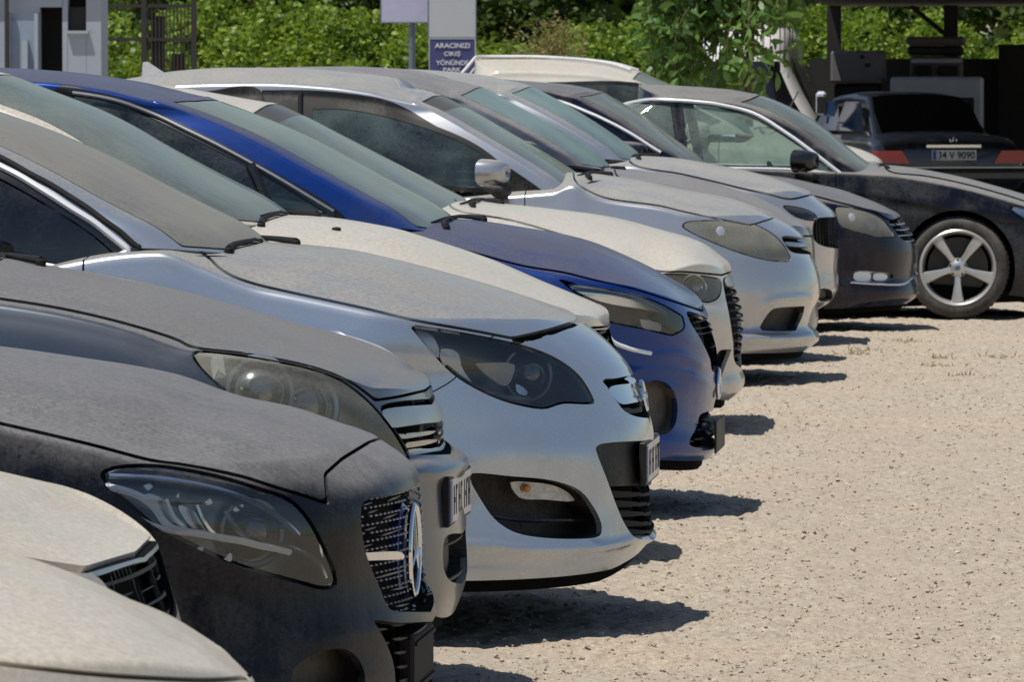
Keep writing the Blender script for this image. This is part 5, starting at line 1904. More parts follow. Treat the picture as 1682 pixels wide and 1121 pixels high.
CARS['c13'] = dict(
    label='black saloon side on at the end of the row with star spoked alloy wheel', hc=True, Yc=42.4, W=.92, paint='paint_dark',
    S=[(1790, 500), (1805, 470), (1805, 440), (1800, 405), (1788, 380), (1775, 362)],
    hood_c=[(1755, 348), (1735, 337), (1710, 327), (1682, 319), (1630, 304), (1580, 291), (1520, 279), (1480, 273), (1440, 270)],
    sh=[(1745, 366), (1715, 350), (1682, 340), (1640, 325), (1580, 309), (1520, 297), (1460, 288), (1400, 285)],
    bot=[(1800, 505), (1400, 500)], crown_y=.1, length=4.85, wheelbase=2.88, belt=.97,
    apillar=[(1405, 288), (1350, 254), (1292, 212), (1235, 182), (1185, 166)], roof_edge=[(1150, 161), (1100, 158), (1000, 156), (920, 160), (850, 168), (780, 185)],
    roof_c=[(1240, 154), (1200, 147), (1100, 140), (980, 137), (900, 139), (820, 146), (760, 160)], wr=.62, wb=.82, Bb=.2, Bh=.15, u_ws=.66, glass='glass', side_glass='green_glass',
    beltline=[(1310, 279), (1200, 277), (1000, 274), (900, 272)], rear_run=1.0,
    windows=[[(1372, 284), (1305, 235), (1250, 200), (1225, 189), (1176, 176), (1125, 172), (1120, 172), (1120, 172), (1134, 273), (1134, 273), (1260, 277), (1330, 281)],
             [(1102, 172), (1102, 172), (1040, 170), (960, 172), (920, 178), (880, 200), (860, 262), (860, 262), (1000, 270), (1116, 273), (1116, 273)]],
    trims=[dict(on='cab', n='window_trim', m='bright_trim', r=.013, line=[(880, 188), (920, 170), (993, 164), (1101, 165), (1176, 171), (1230, 184), (1305, 229), (1382, 287)], off=.008),
           dict(on='cab', n='window_trim', m='bright_trim', r=.009, line=[(870, 268), (1000, 275), (1134, 278), (1260, 281), (1360, 286)], off=.008)],
    mirror=(1326, 266, 1.1), mirror_mat='black_gloss', roundel=True, wheel_px=(1573, 449), wheel_style='five', wheel_r=.335, r_rim=.25, rim='rim_bright', spin=-math.pi / 2, 
    disp=[([(1250, 300), (1400, 312), (1500, 330), (1620, 350), (1750, 372)], 7, .008)],
    cuts=[dict(k='panel', n='bonnet', p=[(1810, 330), (1778, 364), (1778, 364), (1750, 360), (1715, 342), (1682, 330), (1640, 317), (1580, 301), (1520, 289), (1460, 281), (1452, 270), (1452, 180), (1910, 180), (1910, 180)], gap=.01),
          dict(k='lamp', n='headlight', d=.08, v=(-1, .8, 0), p=[(1656, 338), (1656, 338), (1700, 344), (1750, 362), (1775, 380), (1765, 392), (1720, 384), (1680, 362)],
               inner=[('plate', [(1664, 342), (1700, 347), (1720, 366), (1695, 362)], .02, 'lamp_chrome', 'reflector')])],
)

CARS['c14'] = dict(
    label='white tall car behind the row with only its roof and bonnet showing', hc=True, Yc=47.5, W=.93, paint='paint_white', name='parked_car',
    S=[(1450, 465), (1462, 440), (1464, 380), (1464, 330), (1460, 300), (1455, 280)],
    hood_c=[(1445, 262), (1425, 250), (1395, 240), (1350, 230), (1300, 220), (1240, 208)],
    sh=[(1430, 290), (1380, 272), (1300, 255), (1220, 240)],
    bot=[(1400, 470)], crown_y=.1, tip_run=.12, belt=1.1, wheel_r=.35, group=None, mirror=(1150, 215),
    apillar=[(1210, 215), (1120, 168), (1030, 130)], roof_edge=[(960, 119), (850, 115), (700, 117)],
    roof_c=[(1045, 116), (1000, 104), (900, 97), (790, 97), (690, 100), (500, 106)], Bb=.16, Bh=.12, wr=.66, wb=.82, u_ws=.7, glass='glass',
    windows=[[(1180, 196), (1110, 160), (1040, 140), (900, 140), (900, 140), (900, 205), (900, 205)], [(880, 140), (880, 140), (700, 142), (700, 205), (700, 205), (880, 205), (880, 205)]], trims=[dict(on='cab', n='roof_rail', m='rail', r=.012, line=[(1036, 119), (1000, 108), (930, 100), (860, 97), (785, 97), (720, 99)], off=.02)],
)
# ------------------------------------------------------------------ ground
def struct(o):
    o['kind'] = 'structure'
    return o


def vnoise(x, y, seed):
    """smooth value noise, vectorised"""
    r = np.random.default_rng(seed)
    T = r.random((256, 256))
    xi, yi = np.floor(x).astype(int), np.floor(y).astype(int)
    fx, fy = x - xi, y - yi
    fx, fy = fx * fx * (3 - 2 * fx), fy * fy * (3 - 2 * fy)
    g = lambda a, b: T[a % 256, b % 256]
    return (g(xi, yi) * (1 - fx) * (1 - fy) + g(xi + 1, yi) * fx * (1 - fy) + g(xi, yi + 1) * (1 - fx) * fy + g(xi + 1, yi + 1) * fx * fy) - .5


def ground_h(x, y):
    h = .035 * vnoise(x * .9, y * .9, 1) + .018 * vnoise(x * 3.1, y * 3.1, 2) + .010 * vnoise(x * 9, y * 9, 3)
    h = h + .019 * vnoise(x * 21, y * 21, 4) * (.55 + vnoise(x * 2.2, y * 2.2, 7))
    return h - .012


def ground_mat(name, isl=False):
    m, nt, out = new_mat(name)
    tc = N(nt, 'ShaderNodeTexCoord')
    geo = N(nt, 'ShaderNodeNewGeometry')
    p = N(nt, 'ShaderNodeBsdfPrincipled')
    p.inputs['Roughness'].default_value = .95
    p.inputs['Specular IOR Level'].default_value = .15
    n1 = noise(nt, .55, 4, .6, geo.outputs['Position'])
    n2 = noise(nt, 7, 5, .7, geo.outputs['Position'])
    n3 = noise(nt, 120, 5, .8, geo.outputs['Position'])
    c = ramp(nt, n1.outputs[0], [(.30, (.46, .385, .295)), (.5, (.425, .38, .305)), (.68, (.49, .395, .295))]).outputs[0]
    c = mixcol(nt, ramp(nt, n2.outputs[0], [(.35, 0.0), (.75, .5)]).outputs[0], c, (.48, .43, .345))
    c = mixcol(nt, ramp(nt, n3.outputs[0], [(.44, .0), (.64, .8)]).outputs[0], c, (.27, .225, .175))
    n4 = noise(nt, 32, 4, .8, geo.outputs['Position'])
    c = mixcol(nt, ramp(nt, n4.outputs[0], [(.50, .0), (.62, .75)]).outputs[0], c, (.27, .215, .16))
    c = mixcol(nt, ramp(nt, n4.outputs[0], [(.34, .6), (.44, .0)]).outputs[0], c, (.58, .51, .41))
    mp = N(nt, 'ShaderNodeMapping')
    mp.inputs['Scale'].default_value = (1.3, .14, 1)
    mp.inputs['Rotation'].default_value = (0, 0, .16)
    L(nt, geo.outputs['Position'], mp.inputs[0])
    tr = noise(nt, 1.0, 4, .6, mp.outputs[0], dist=.4)
    c = mixcol(nt, ramp(nt, tr.outputs[0], [(.42, .0), (.62, .45)]).outputs[0], c, (.38, .31, .25))
    if isl:
        c2 = ramp(nt, geo.outputs['Random Per Island'], [(0, (.36, .30, .235)), (.2, (.48, .41, .32)), (.6, (.55, .47, .37)), (.85, (.43, .34, .27)), (1, (.62, .56, .47))]).outputs[0]
        c = mixcol(nt, .6, c, c2)
    L(nt, c, p.inputs['Base Color'])
    L(nt, bump(nt, n3.outputs[0], .6, .006), p.inputs['Normal'])
    L(nt, p.outputs[0], out.inputs[0])
    MATS[name] = m


ground_mat('ground_mat')
ground_mat('pebble_mat', True)

GX0, GX1, GY0, GY1 = -5.2, 2.6, 11.0, 47.0
o = mesh_obj('ground', [(-1500, -20, -.06), (1500, -20, -.06), (1500, 2500, -.06), (-1500, 2500, -.06)], [(0, 1, 2, 3)], M('ground_mat'), smooth=False)
struct(o)
nx, ny = int((GX1 - GX0) / .026), int((GY1 - GY0) / .03)
gx, gy = np.meshgrid(np.linspace(GX0, GX1, nx), np.linspace(GY0, GY1, ny))
jx = gx + (rng.random(gx.shape) - .5) * .016
jy = gy + (rng.random(gx.shape) - .5) * .016
edge = np.minimum(np.minimum(gx - GX0, GX1 - gx), np.minimum(gy - GY0, GY1 - gy))
gz = ground_h(jx, jy) + (rng.random(gx.shape) - .5) * .015
gz = np.where(edge < .3, gz - (.3 - edge) * .2, gz)
P = np.stack([jx, jy, gz], -1).reshape(-1, 3)
F = grid_faces(ny, nx)
o = mesh_obj('gravel_lot', P, F, M('ground_mat'), smooth=True)
struct(o)
# coarser lot around it
nx2, ny2 = 150, 150
gx, gy = np.meshgrid(np.linspace(-40, 30, nx2), np.linspace(2, 110, ny2))
ins = (gx > GX0 + .5) & (gx < GX1 - .5) & (gy > GY0 + .5) & (gy < GY1 - .5)
gz = np.where(ins, -.05, -.016 + .02 * vnoise(gx * .8, gy * .8, 9))
o = mesh_obj('gravel_lot', np.stack([gx, gy, gz], -1).reshape(-1, 3), grid_faces(ny2, nx2), M('ground_mat'), smooth=True)
struct(o)
# pebbles
n = 90000
yy = GY0 + (GY1 - GY0) * rng.random(n)
xx = -(1850 - (500 + 1900 * rng.random(n) ** 1.15)) / 10300 * yy
r = .003 + .0065 * rng.random(n) ** 4.5
big = rng.random(n) < .002
r = np.where(big, r * 2.0, r)
base = np.array([(1, 0, 0), (-.9, .1, 0), (0, 1, .1), (.1, -1, 0), (0, .1, .7), (0, 0, -.6), (.6, .6, .45), (-.6, -.5, .5)], float)
octf = np.array([(0, 2, 6), (2, 4, 6), (4, 0, 6), (2, 1, 4), (1, 3, 7), (3, 4, 7), (4, 1, 7), (3, 0, 4), (2, 0, 5), (1, 2, 5), (3, 1, 5), (0, 3, 5)])
ang = rng.random(n) * 6.283
ca, sa = np.cos(ang), np.sin(ang)
sc = .7 + .6 * rng.random((n, 1, 3))
B = base[None] * sc + (rng.random((n, 8, 3)) - .5) * .35
X = B[..., 0] * ca[:, None] - B[..., 1] * sa[:, None]
Y = B[..., 0] * sa[:, None] + B[..., 1] * ca[:, None]
V = np.stack([xx[:, None] + r[:, None] * X, yy[:, None] + r[:, None] * Y, (ground_h(xx, yy) + r * .25)[:, None] + r[:, None] * B[..., 2]], -1)
F = (octf[None] + (np.arange(n) * 8)[:, None, None]).reshape(-1, 3)
o = mesh_obj('pebbles', V.reshape(-1, 3), F, M('pebble_mat'), smooth=False)
o['kind'] = 'stuff'
o['label'] = 'loose beige pebbles scattered over the gravel lot'
o['category'] = 'gravel'


# ------------------------------------------------------------------ foliage
def leaf_mat(name, cols, trans=.35):
    m, nt, out = new_mat(name)
    geo = N(nt, 'ShaderNodeNewGeometry')
    n1 = noise(nt, 1.4, 4, .6, geo.outputs['Position'])
    f = math_node(nt, 'ADD', math_node(nt, 'MULTIPLY', geo.outputs['Random Per Island'], .55), math_node(nt, 'MULTIPLY', n1.outputs[0], .5))
    c = ramp(nt, f, [(.15, cols[0]), (.45, cols[1]), (.7, cols[2]), (.95, cols[3])]).outputs[0]
    d = N(nt, 'ShaderNodeBsdfPrincipled')
    d.inputs['Roughness'].default_value = .45
    d.inputs['Specular IOR Level'].default_value = .4
    L(nt, c, d.inputs['Base Color'])
    t = N(nt, 'ShaderNodeBsdfTranslucent')
    L(nt, mixcol(nt, .5, c, (.25, .35, .02)), t.inputs[0])
    mx = N(nt, 'ShaderNodeMixShader')
    mx.inputs[0].default_value = trans
    L(nt, d.outputs[0], mx.inputs[1])
    L(nt, t.outputs[0], mx.inputs[2])
    L(nt, mx.outputs[0], out.inputs[0])
    MATS[name] = m


leaf_mat('leaf_hedge', [(.045, .10, .014), (.12, .21, .022), (.25, .34, .035), (.42, .48, .08)], .4)
leaf_mat('leaf_dark', [(.016, .04, .01), (.035, .075, .016), (.07, .12, .022), (.12, .17, .035)], .3)
leaf_mat('leaf_tree', [(.04, .10, .025), (.08, .18, .04), (.15, .28, .07), (.26, .38, .13)], .4)
leaf_mat('leaf_dry', [(.18, .14, .05), (.25, .2, .08), (.3, .24, .1), (.35, .3, .14)], .3)
MATS['bark'] = simple('bark', (.11, .075, .05), .9, nscale=25, namp=.5, bmp=.6)
MATS['twig'] = simple('twig', (.13, .10, .06), .9, nscale=25, namp=.3, bmp=.2)


def leaves(P, size, aspect, droop=0.0, seed=0):
    """leaf = two folded quads, P (n,3)"""
    r = np.random.default_rng(seed)
    n = len(P)
    d = r.normal(size=(n, 3))
    d[:, 2] = d[:, 2] * .6 - droop
    d /= np.linalg.norm(d, axis=1)[:, None]
    s = r.normal(size=(n, 3))
    s -= d * (s * d).sum(1)[:, None]
    s /= np.linalg.norm(s, axis=1)[:, None]
    u = np.cross(d, s)
    sz = size * (.6 + .8 * r.random(n))[:, None]
    w = sz * aspect * .5
    fold = .25
    v = [P, P + d * sz * .35 + s * w + u * w * fold, P + d * sz * .75 + s * w * .8 + u * w * fold, P + d * sz,
         P + d * sz * .75 - s * w * .8 + u * w * fold, P + d * sz * .35 - s * w + u * w * fold]
    V = np.stack(v, 1).reshape(-1, 3)
    f = np.array([(0, 1, 5), (1, 2, 5), (2, 4, 5), (2, 3, 4)])
    F = (f[None] + (np.arange(n) * 6)[:, None, None]).reshape(-1, 3)
    return V, F


def blob_points(blobs, n, seed):
    r = np.random.default_rng(seed)
    out = []
    vol = np.array([b[3] * b[4] * b[5] for b in blobs]) ** .67
    vol = vol / vol.sum()
    for b, v in zip(blobs, vol):
        k = int(n * v)
        d = r.normal(size=(k, 3))
        d /= np.linalg.norm(d, axis=1)[:, None]
        rad = (.72 + .3 * r.random(k) ** .8)[:, None]
        q = d * rad
        # broken clumps
        c = vnoise(q[:, 0] * 3.1 + 7 * b[0], q[:, 2] * 3.1 + q[:, 1] * 2 + b[1], seed + 3)
        q = q * (1 + .35 * c)[:, None]
        out.append(np.array(b[:3]) + q * np.array(b[3:6]))
    return np.concatenate(out)


def bush(name, label, cat, px0, px1, Y, ztop, mat='leaf_hedge', n=9000, size=.085, seed=1, group=None, aspect=.6, depth=1.2, nb=22):
    r = np.random.default_rng(seed)
    xa, xb = at(px0, 100, Y)[0], at(px1, 100, Y)[0]
    w = xb - xa
    blobs = []
    for k in range(nb):
        bx = xa + w * (.08 + .84 * r.random())
        t = r.random()
        bz = .4 + (ztop - .7) * t
        s = .35 + .35 * r.random()
        by = Y + depth * (r.random() - .5) + t * depth * .6
        blobs.append((bx, by, bz, s * min(w * .45, .95), s * .9, s * .85))
    root = thing(name, label, cat, ((xa + xb) / 2, Y, 0), group)
    P = blob_points(blobs, n, seed)
    P = P[P[:, 2] > .05]
    V, F = leaves(P, size, aspect, .2, seed)
    org = ((xa + xb) / 2, Y, 0)
    mesh_obj('foliage', V, F, M(mat), root, org, smooth=False)
    mb = MB()
    for k in range(7):
        b = blobs[k]
        p0 = np.array([(xa + xb) / 2 + (r.random() - .5) * w * .5, Y + depth * .3, 0])
        p1 = np.array(b[:3])
        mid = (p0 + p1) / 2 + np.array([(r.random() - .5) * .2, 0, .1])
        mb.tube([p0, mid, p1], [.03, .02, .008], 6)
    ob = mb.obj('stem', M('bark'), root, (0, 0, 0))
    ob.data.transform(Matrix.Translation(-Vector(org)))
    return root


hed = [
    ('light green broad bush behind the dark metal fence', 150, 345, 82, 2.6), ('bright yellow green bush right of the fence, above the blue roof', 300, 470, 80, 2.35),
    ('dense green bush with pale tips above the silver roof', 430, 600, 79, 2.45), ('sunlit bush left of the sign post', 560, 720, 78, 2.3),
    ('low green bush behind the faded sign boards', 690, 850, 80, 2.05), ('thin bush with dry stalks right of the signs', 820, 960, 79, 2.15),
    ('leafy bush above the white car roof', 930, 1120, 80, 2.35), ('shaded bush behind the white minibus', 1090, 1290, 84, 2.6),
    ('bright bush seen under the shelter roof', 1260, 1440, 96, 2.6), ('dark leaved bush under the shelter beside the beams', 1410, 1590, 97, 2.65), ('bush at the right end below the shelter roof', 1550, 1740, 96, 2.6),
]
for i, (lab, a, b, Y, zt) in enumerate(hed):
    bush('bush', lab, 'bush', a, b, Y, zt, 'leaf_hedge', 13000, .085, 20 + i, 'bushes along the back of the lot')
hed2 = [('pale bush filling the gap behind the fence gate', 250, 400, 2.75), ('pale bush deep behind the blue roof', 380, 560, 2.6), ('pale bush deep behind the sign post', 520, 700, 2.65),
        ('low pale bush filling the hedge behind the signs', 660, 860, 2.2), ('pale bush deep in the hedge right of the dry shrub', 880, 1080, 2.4)]
for i, (lab, a, b, zt) in enumerate(hed2):
    bush('bush', lab, 'bush', a, b, 86, zt, 'leaf_hedge', 12000, .09, 320 + i, 'bushes along the back of the lot')
back = [('dark tree behind the fence and cabin', 60, 420, 3.9), ('dark tree rising behind the hedge in mid left', 330, 720, 4.0), ('dark crowned tree behind the sign boards', 640, 1000, 4.2),
        ('dark tree behind the minibus', 900, 1330, 4.1), ('dark tree beyond the shelter', 1230, 1560, 4.3), ('dark tree at the far right beyond the shelter', 1480, 1850, 4.1)]
for i, (lab, a, b, zt) in enumerate(back):
    Y = 92 if i < 4 else 106
    root = bush('tree', lab, 'tree', a, b, Y, zt, 'leaf_dark', 15000, .13, 60 + i, 'dark trees beyond the hedge', depth=2.0, nb=34)
    for ch in root.children:
        ch.name = 'crown' if ch.name.startswith('foliage') else 'trunk'
# far wood behind everything: one dense mass
P = []
r = np.random.default_rng(99)
n = 26000
xs = r.uniform(-40, 12, n)
ys = r.uniform(118, 124, n)
zs = r.uniform(0, 9, n) * (.75 + .5 * vnoise(xs * .5, ys * 0 + 2, 5))
V, F = leaves(np.stack([xs, ys, zs], 1), .55, .7, .1, 5)
o = mesh_obj('far_wood', V, F, M('leaf_dark'), smooth=False)
o['kind'] = 'stuff'
o['label'] = 'dark wood closing the view behind the lot'
o['category'] = 'wood'

# unseen trees added behind the camera to darken reflections in the car paint
r = np.random.default_rng(77)
n = 15000
xs = r.uniform(-45, 45, n)
ys = r.uniform(-22, -18, n)
zs = r.uniform(0, 5.0, n) * (.72 + .6 * vnoise(xs * .35 + 90, ys * 0 + 2, 5))
V, F = leaves(np.stack([xs, ys, zs], 1), .9, .8, .1, 6)
o = mesh_obj('unseen_wood', V, F, M('leaf_dark'), smooth=False)
o['kind'] = 'stuff'
o['label'] = 'unseen wood added behind the camera to darken reflections on the cars'
o['category'] = 'wood'

# dry reed clump right of the signs
root = thing('dry_shrub', 'pale dry plumed shrub right of the navy sign', 'shrub', (at(900, 100, 77)[0], 77, 0))
cx_ = at(900, 100, 77)[0]
rr = np.random.default_rng(4)
mb = MB()
tips = []
for k in range(70):
    b = np.array([cx_ + rr.normal() * .12, 77 + rr.normal() * .15, 0])
    t = b + np.array([rr.normal() * .16, rr.normal() * .1, 1.75 + .5 * rr.random()])
    mb.tube([b, (b + t) / 2, t], [.006, .005, .003], 4)
    tips.append(t)
ob = mb.obj('stem', M('twig'), root, (0, 0, 0))
ob.data.transform(Matrix.Translation(-Vector((cx_, 77, 0))))
T = np.repeat(np.array(tips), 30, 0) + rr.normal(size=(2100, 3)) * np.array([.04, .04, .14])
V, F = leaves(T, .05, .3, .1, 8)
mesh_obj('plume', V, F, M('leaf_dry'), root, (cx_, 77, 0), smooth=False)

# hanging branches of the young tree in front of the minibus
Y = 53.0
tx = at(1232, 100, Y)[0]
root = thing('young_tree', 'young tree with long drooping leaves in front of the white minibus', 'tree', (tx, Y, 0))
rr = np.random.default_rng(15)
mb = MB()
mb.tube([(tx + .02, Y, -.1), (tx, Y, .8), (tx - .02, Y, 1.6), (tx + .03, Y, 2.3), (tx, Y, 3.0)], [.05, .045, .035, .032, .02], 10)
lp = []
lm = MB()
for k in range(60):
    z0 = 1.9 + 1.3 * rr.random()
    ang = rr.random() * 6.283
    pxt = 1052 + 262 * rr.random()
    ex = at(pxt, 100, Y)[0]
    lim = float(np.interp(pxt, [1040, 1080, 1140, 1210, 1260, 1300, 1330], [125, 165, 190, 192, 175, 155, 120]))
    pyt = lim * (.15 + .85 * rr.random() ** .6)
    end = at(pxt, pyt, Y + rr.normal() * .35)
    st = np.array([tx, Y, z0])
    top = np.array([(st[0] + end[0]) / 2, (st[1] + end[1]) / 2, max(z0, end[2]) + .3])
    pts = [st, top, np.array([end[0], end[1], end[2] + .35]), end]
    pts = smooth_line(pts, 5)
    mb.tube(pts, np.linspace(.012, .003, len(pts)), 5)
    for j in range(5, len(pts)):
        for q in range(5):
            lp.append(pts[j] + rr.normal(size=3) * .05)
ob = mb.obj('trunk', M('bark'), root, (0, 0, 0), True)
ob.data.transform(Matrix.Translation(-Vector((tx, Y, 0))))
lp = np.array(lp)
q = proj(lp)
# a gap in the crown, on its right side
thin = (q[:, 0] > 1236) & (q[:, 1] > 36) & (q[:, 1] < 70) | (q[:, 0] > 1262) & (q[:, 0] < 1320) & (q[:, 1] > 60)
lp = lp[~thin | (rr.random(len(lp)) < .22)]
V, F = leaves(lp, .125, .36, .8, 31)
mesh_obj('crown', V, F, M('leaf_tree'), root, (tx, Y, 0), smooth=False)

# small dry tufts on the gravel
for i, (px, py) in enumerate([(1405, 580), (1425, 575), (1545, 588), (1540, 600), (1640, 585), (1575, 617), (1480, 560)]):
    G = on_ground(px, py)
    n = 42
    rr = np.random.default_rng(200 + i)
    P0 = np.stack([G[0] + rr.normal(size=n) * .05, G[1] + rr.normal(size=n) * .06, np.full(n, -.01)], 1)
    V, F = leaves(P0, .032, .16, -.7, 300 + i)
    lab = ['small dry grass tuft beside the shadow of the silver car', 'pale dry tuft just right of the first grass tuft', 'flat dry weed in the open gravel',
           'green yellow weed below the flat dry weed', 'dry weed near the right edge of the lot', 'sparse weed in front of the other weeds', 'tiny weed by the rear shadows'][i]
    o = mesh_obj('grass_tuft', V, F, M('leaf_dry'), None, tuple(G), smooth=False)
    o['label'] = lab
    o['category'] = 'weed'
    o['group'] = 'dry weeds on the gravel'

# ------------------------------------------------------------------ cabin, fence, signs
MATS['wall_white'] = simple('wall_white', (.33, .37, .43), .6, nscale=6, namp=.12, bmp=.05)
MATS['wall_blue'] = simple('wall_blue', (.25, .31, .40), .6, nscale=6, namp=.12, bmp=.05)
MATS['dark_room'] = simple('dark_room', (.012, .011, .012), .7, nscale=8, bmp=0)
MATS['iron'] = simple('iron', (.03, .026, .024), .7, nscale=30, bmp=.1)
MATS['rust_sheet'] = simple('rust_sheet', (.05, .04, .033), .8, nscale=5, namp=.5, bmp=.1)
MATS['sign_grey'] = simple('sign_grey', (.42, .44, .47), .5, nscale=5, namp=.06, bmp=0)
MATS['sign_lilac'] = simple('sign_lilac', (.43, .43, .58), .5, nscale=9, namp=.14, bmp=0)
MATS['sign_navy'] = simple('sign_navy', (.05, .055, .17), .5, nscale=6, namp=.15, bmp=0)
MATS['sign_white'] = simple('sign_white', (.6, .6, .66), .5, nscale=6, namp=.1, bmp=0)
MATS['galv'] = simple('galv', (.15, .19, .23), .5, .5, nscale=20, namp=.2, bmp=0)


def shape(name, mat, parent, org, boxes, smooth=False, bev=0.0):
    mb = MB()
    for b in boxes:
        mb.box(b[0], b[1], bev)
    ob = mb.obj(name, M(mat), parent, (0, 0, 0), smooth=smooth)
    ob.data.transform(Matrix.Translation(-Vector(org)))
    return ob


def pxbox(x0, y0, x1, y1, Y, dy):
    """box whose front face fills the pixels x0..x1,y0..y1 on the plane y=Y"""
    a, b = at(x0, y1, Y), at(x1, y0, Y)
    return ((a[0], Y, a[2]), (b[0], Y + dy, b[2]))


Y = 70.0
ga = at(60, 100, Y)
org = (ga[0], Y, 0)
cb = thing('site_cabin', 'pale blue white cabin with dark open doorway at the top left', 'cabin', org)


def cbox(x0, y0, x1, y1, dy, off=0.0, z0=None, z1=None):
    b = pxbox(x0, y0, x1, y1, Y + off, dy)
    lo, hi = list(b[0]), list(b[1])
    if z0 is not None:
        lo[2] = z0
    if z1 is not None:
        hi[2] = z1
    return (tuple(lo), tuple(hi))


mb_b = [cbox(-160, 0, 65, 200, .12, 0, 0, 2.7), cbox(103, 0, 111, 200, .12, 0, 0, 2.7), cbox(142, 0, 166, 200, .12, 0, 0, 2.7), cbox(111, 52, 142, 200, .12, 0, 0), cbox(65, -100, 103, 0, .12, 0, 2.45, 2.7), cbox(111, -60, 142, -10, .12, 0, None, 2.7),
        cbox(160, 0, 166, 200, .5, .12, 0, 2.7)]
shape('wall', 'wall_white', cb, org, mb_b)
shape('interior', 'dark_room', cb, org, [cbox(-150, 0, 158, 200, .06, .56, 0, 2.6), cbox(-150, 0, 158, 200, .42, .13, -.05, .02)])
shape('roof', 'wall_white', cb, org, [((at(-170, 0, Y)[0], Y - .1, 2.702), (at(172, 0, Y)[0], Y + .66, 2.8))])
dd = shape('door', 'wall_blue', cb, org, [cbox(18, 0, 56, 200, .05, -.055, 0, 2.3)])
shape('door_frame', 'wall_white', dd, org, [cbox(12, 0, 17.5, 200, .09, -.09, 0, 2.38), cbox(56.5, 0, 62, 200, .09, -.09, 0, 2.38)])
shape('drain_pipe', 'wall_white', cb, org, [cbox(36, 66, 45, 200, .08, -.14, 0, None)])
shape('drain_pipe', 'iron', cb, org, [cbox(8, 0, 13, 200, .06, -.16, 0, 2.6)])
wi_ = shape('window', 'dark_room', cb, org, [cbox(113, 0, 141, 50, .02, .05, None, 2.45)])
shape('sill', 'wall_white', wi_, org, [cbox(109, 50, 145, 55, .1, -.06)])

Y = 74.0
fo = (at(240, 100, Y)[0], Y, 0)
fn = thing('metal_fence', 'dark rusty metal fence with gate leaf right of the cabin', 'fence', fo)
for a in (168, 236, 318):
    b = pxbox(a - 4, 0, a + 4, 100, Y, .06)
    shape('post', 'iron', fn, fo, [((b[0][0], Y, -.1), (b[1][0], Y + .06, 2.75))])
mbx = []
for a in np.arange(242, 314, 6.0):
    b = pxbox(a, 0, a + 1.6, 100, Y, .02)
    mbx.append(((b[0][0], Y + .02, .1), (b[1][0], Y + .035, 2.5)))
for z in (.15, 1.3, 2.1, 2.5):
    b = pxbox(170, 0, 316, 100, Y, .02)
    mbx.append(((b[0][0], Y + .015, z), (b[1][0], Y + .045, z + .04)))
shape('bars', 'iron', fn, fo, mbx)
b = pxbox(240, 0, 316, 100, Y, .02)
shape('sheet', 'rust_sheet', fn, fo, [((b[0][0] + .05, Y + .05, .1), (b[0][0] + .22, Y + .06, 2.4)), ((b[0][0] + .30, Y + .05, .1), (b[1][0] - .1, Y + .06, 1.95))])

# signs
Y = 55.0


def sign_text(s, px, py, hpx, wpx, mat, parent, Y):
    cu = bpy.data.curves.new('t', 'FONT')
    cu.body = s
    cu.size = 1
    cu.align_x = 'CENTER'
    cu.align_y = 'CENTER'
    cu.extrude = .002
    cu.offset = .02
    ob = bpy.data.objects.new('t', cu)
    COL.objects.link(ob)
    dg = bpy.context.evaluated_depsgraph_get()
    me = bpy.data.meshes.new_from_object(ob.evaluated_get(dg))
    bpy.data.objects.remove(ob)
    co_ = np.array([v.co for v in me.vertices])
    lo, hi = co_.min(0), co_.max(0)
    s_ = Y / FPX
    P = at(px, py, Y)
    sx, sz = wpx * s_ / (hi[0] - lo[0]), hpx * s_ / (hi[1] - lo[1])
    for v in me.vertices:
        x, y, z = v.co
        v.co = (P[0] + (x - (lo[0] + hi[0]) / 2) * sx, P[1] - .006 - z, P[2] + (y - (lo[1] + hi[1]) / 2) * sz)
    me.materials.append(M(mat))
    o2 = bpy.data.objects.new('lettering', me)
    COL.objects.link(o2)
    o2.parent = parent
    me.transform(Matrix.Translation(-parent.matrix_world.translation if parent.parent is None else -Vector(ORG_[0])))
    return o2


ORG_ = [None]


def board(name, label, mat, x0, y0, x1, y1, Y, edge='galv', org=None, poles=()):
    b = pxbox(x0, y0, x1, y1, Y, .02)
    o_ = ((b[0][0] + b[1][0]) / 2, Y, 0)
    t = thing(name, label, 'sign', o_)
    shape('panel', mat, t, o_, [b])
    w_ = .008
    lo, hi = b
    shape('edge', edge, t, o_, [((lo[0] - w_, Y - .004, lo[2] - w_), (lo[0], Y + .024, hi[2] + w_)), ((hi[0], Y - .004, lo[2] - w_), (hi[0] + w_, Y + .024, hi[2] + w_)),
                               ((lo[0], Y - .004, lo[2] - w_), (hi[0], Y + .024, lo[2])), ((lo[0], Y - .004, hi[2]), (hi[0], Y + .024, hi[2] + w_))])
    for p_ in poles:
        q = at(p_, 100, Y)
        mb = MB()
        mb.tube([(q[0], Y + .055, -.1), (q[0], Y + .055, hi[2] - .05)], .03, 14)
        ob = mb.obj('post', M('galv'), t, (0, 0, 0), True)
        ob.data.transform(Matrix.Translation(-Vector(o_)))
    ORG_[0] = o_
    bpy.context.view_layer.update()
    return t


board('sign_board', 'faded lilac white sign board on a grey post, left of the others', 'sign_lilac', 626, -60, 718, 36, 55.3, poles=(676,))
board('sign_board', 'blank grey white sign board above the navy sign', 'sign_grey', 704, -70, 781, 61, 55.0, poles=(743,))
t = board('sign_board', 'navy sign with white lettering telling drivers how to park', 'sign_navy', 706, 64, 780, 122, 55.0, edge='sign_grey')
for s_, py, h_, w_ in (('ARACINIZI', 74.5, 8, 58), ('ÇIKIŞ', 88.5, 9.5, 27), ('YÖNÜNDE', 102, 9.5, 54), ('PARK', 114, 7, 30)):
    sign_text(s_, 743, py, h_, w_, 'sign_white', t, 55.0)

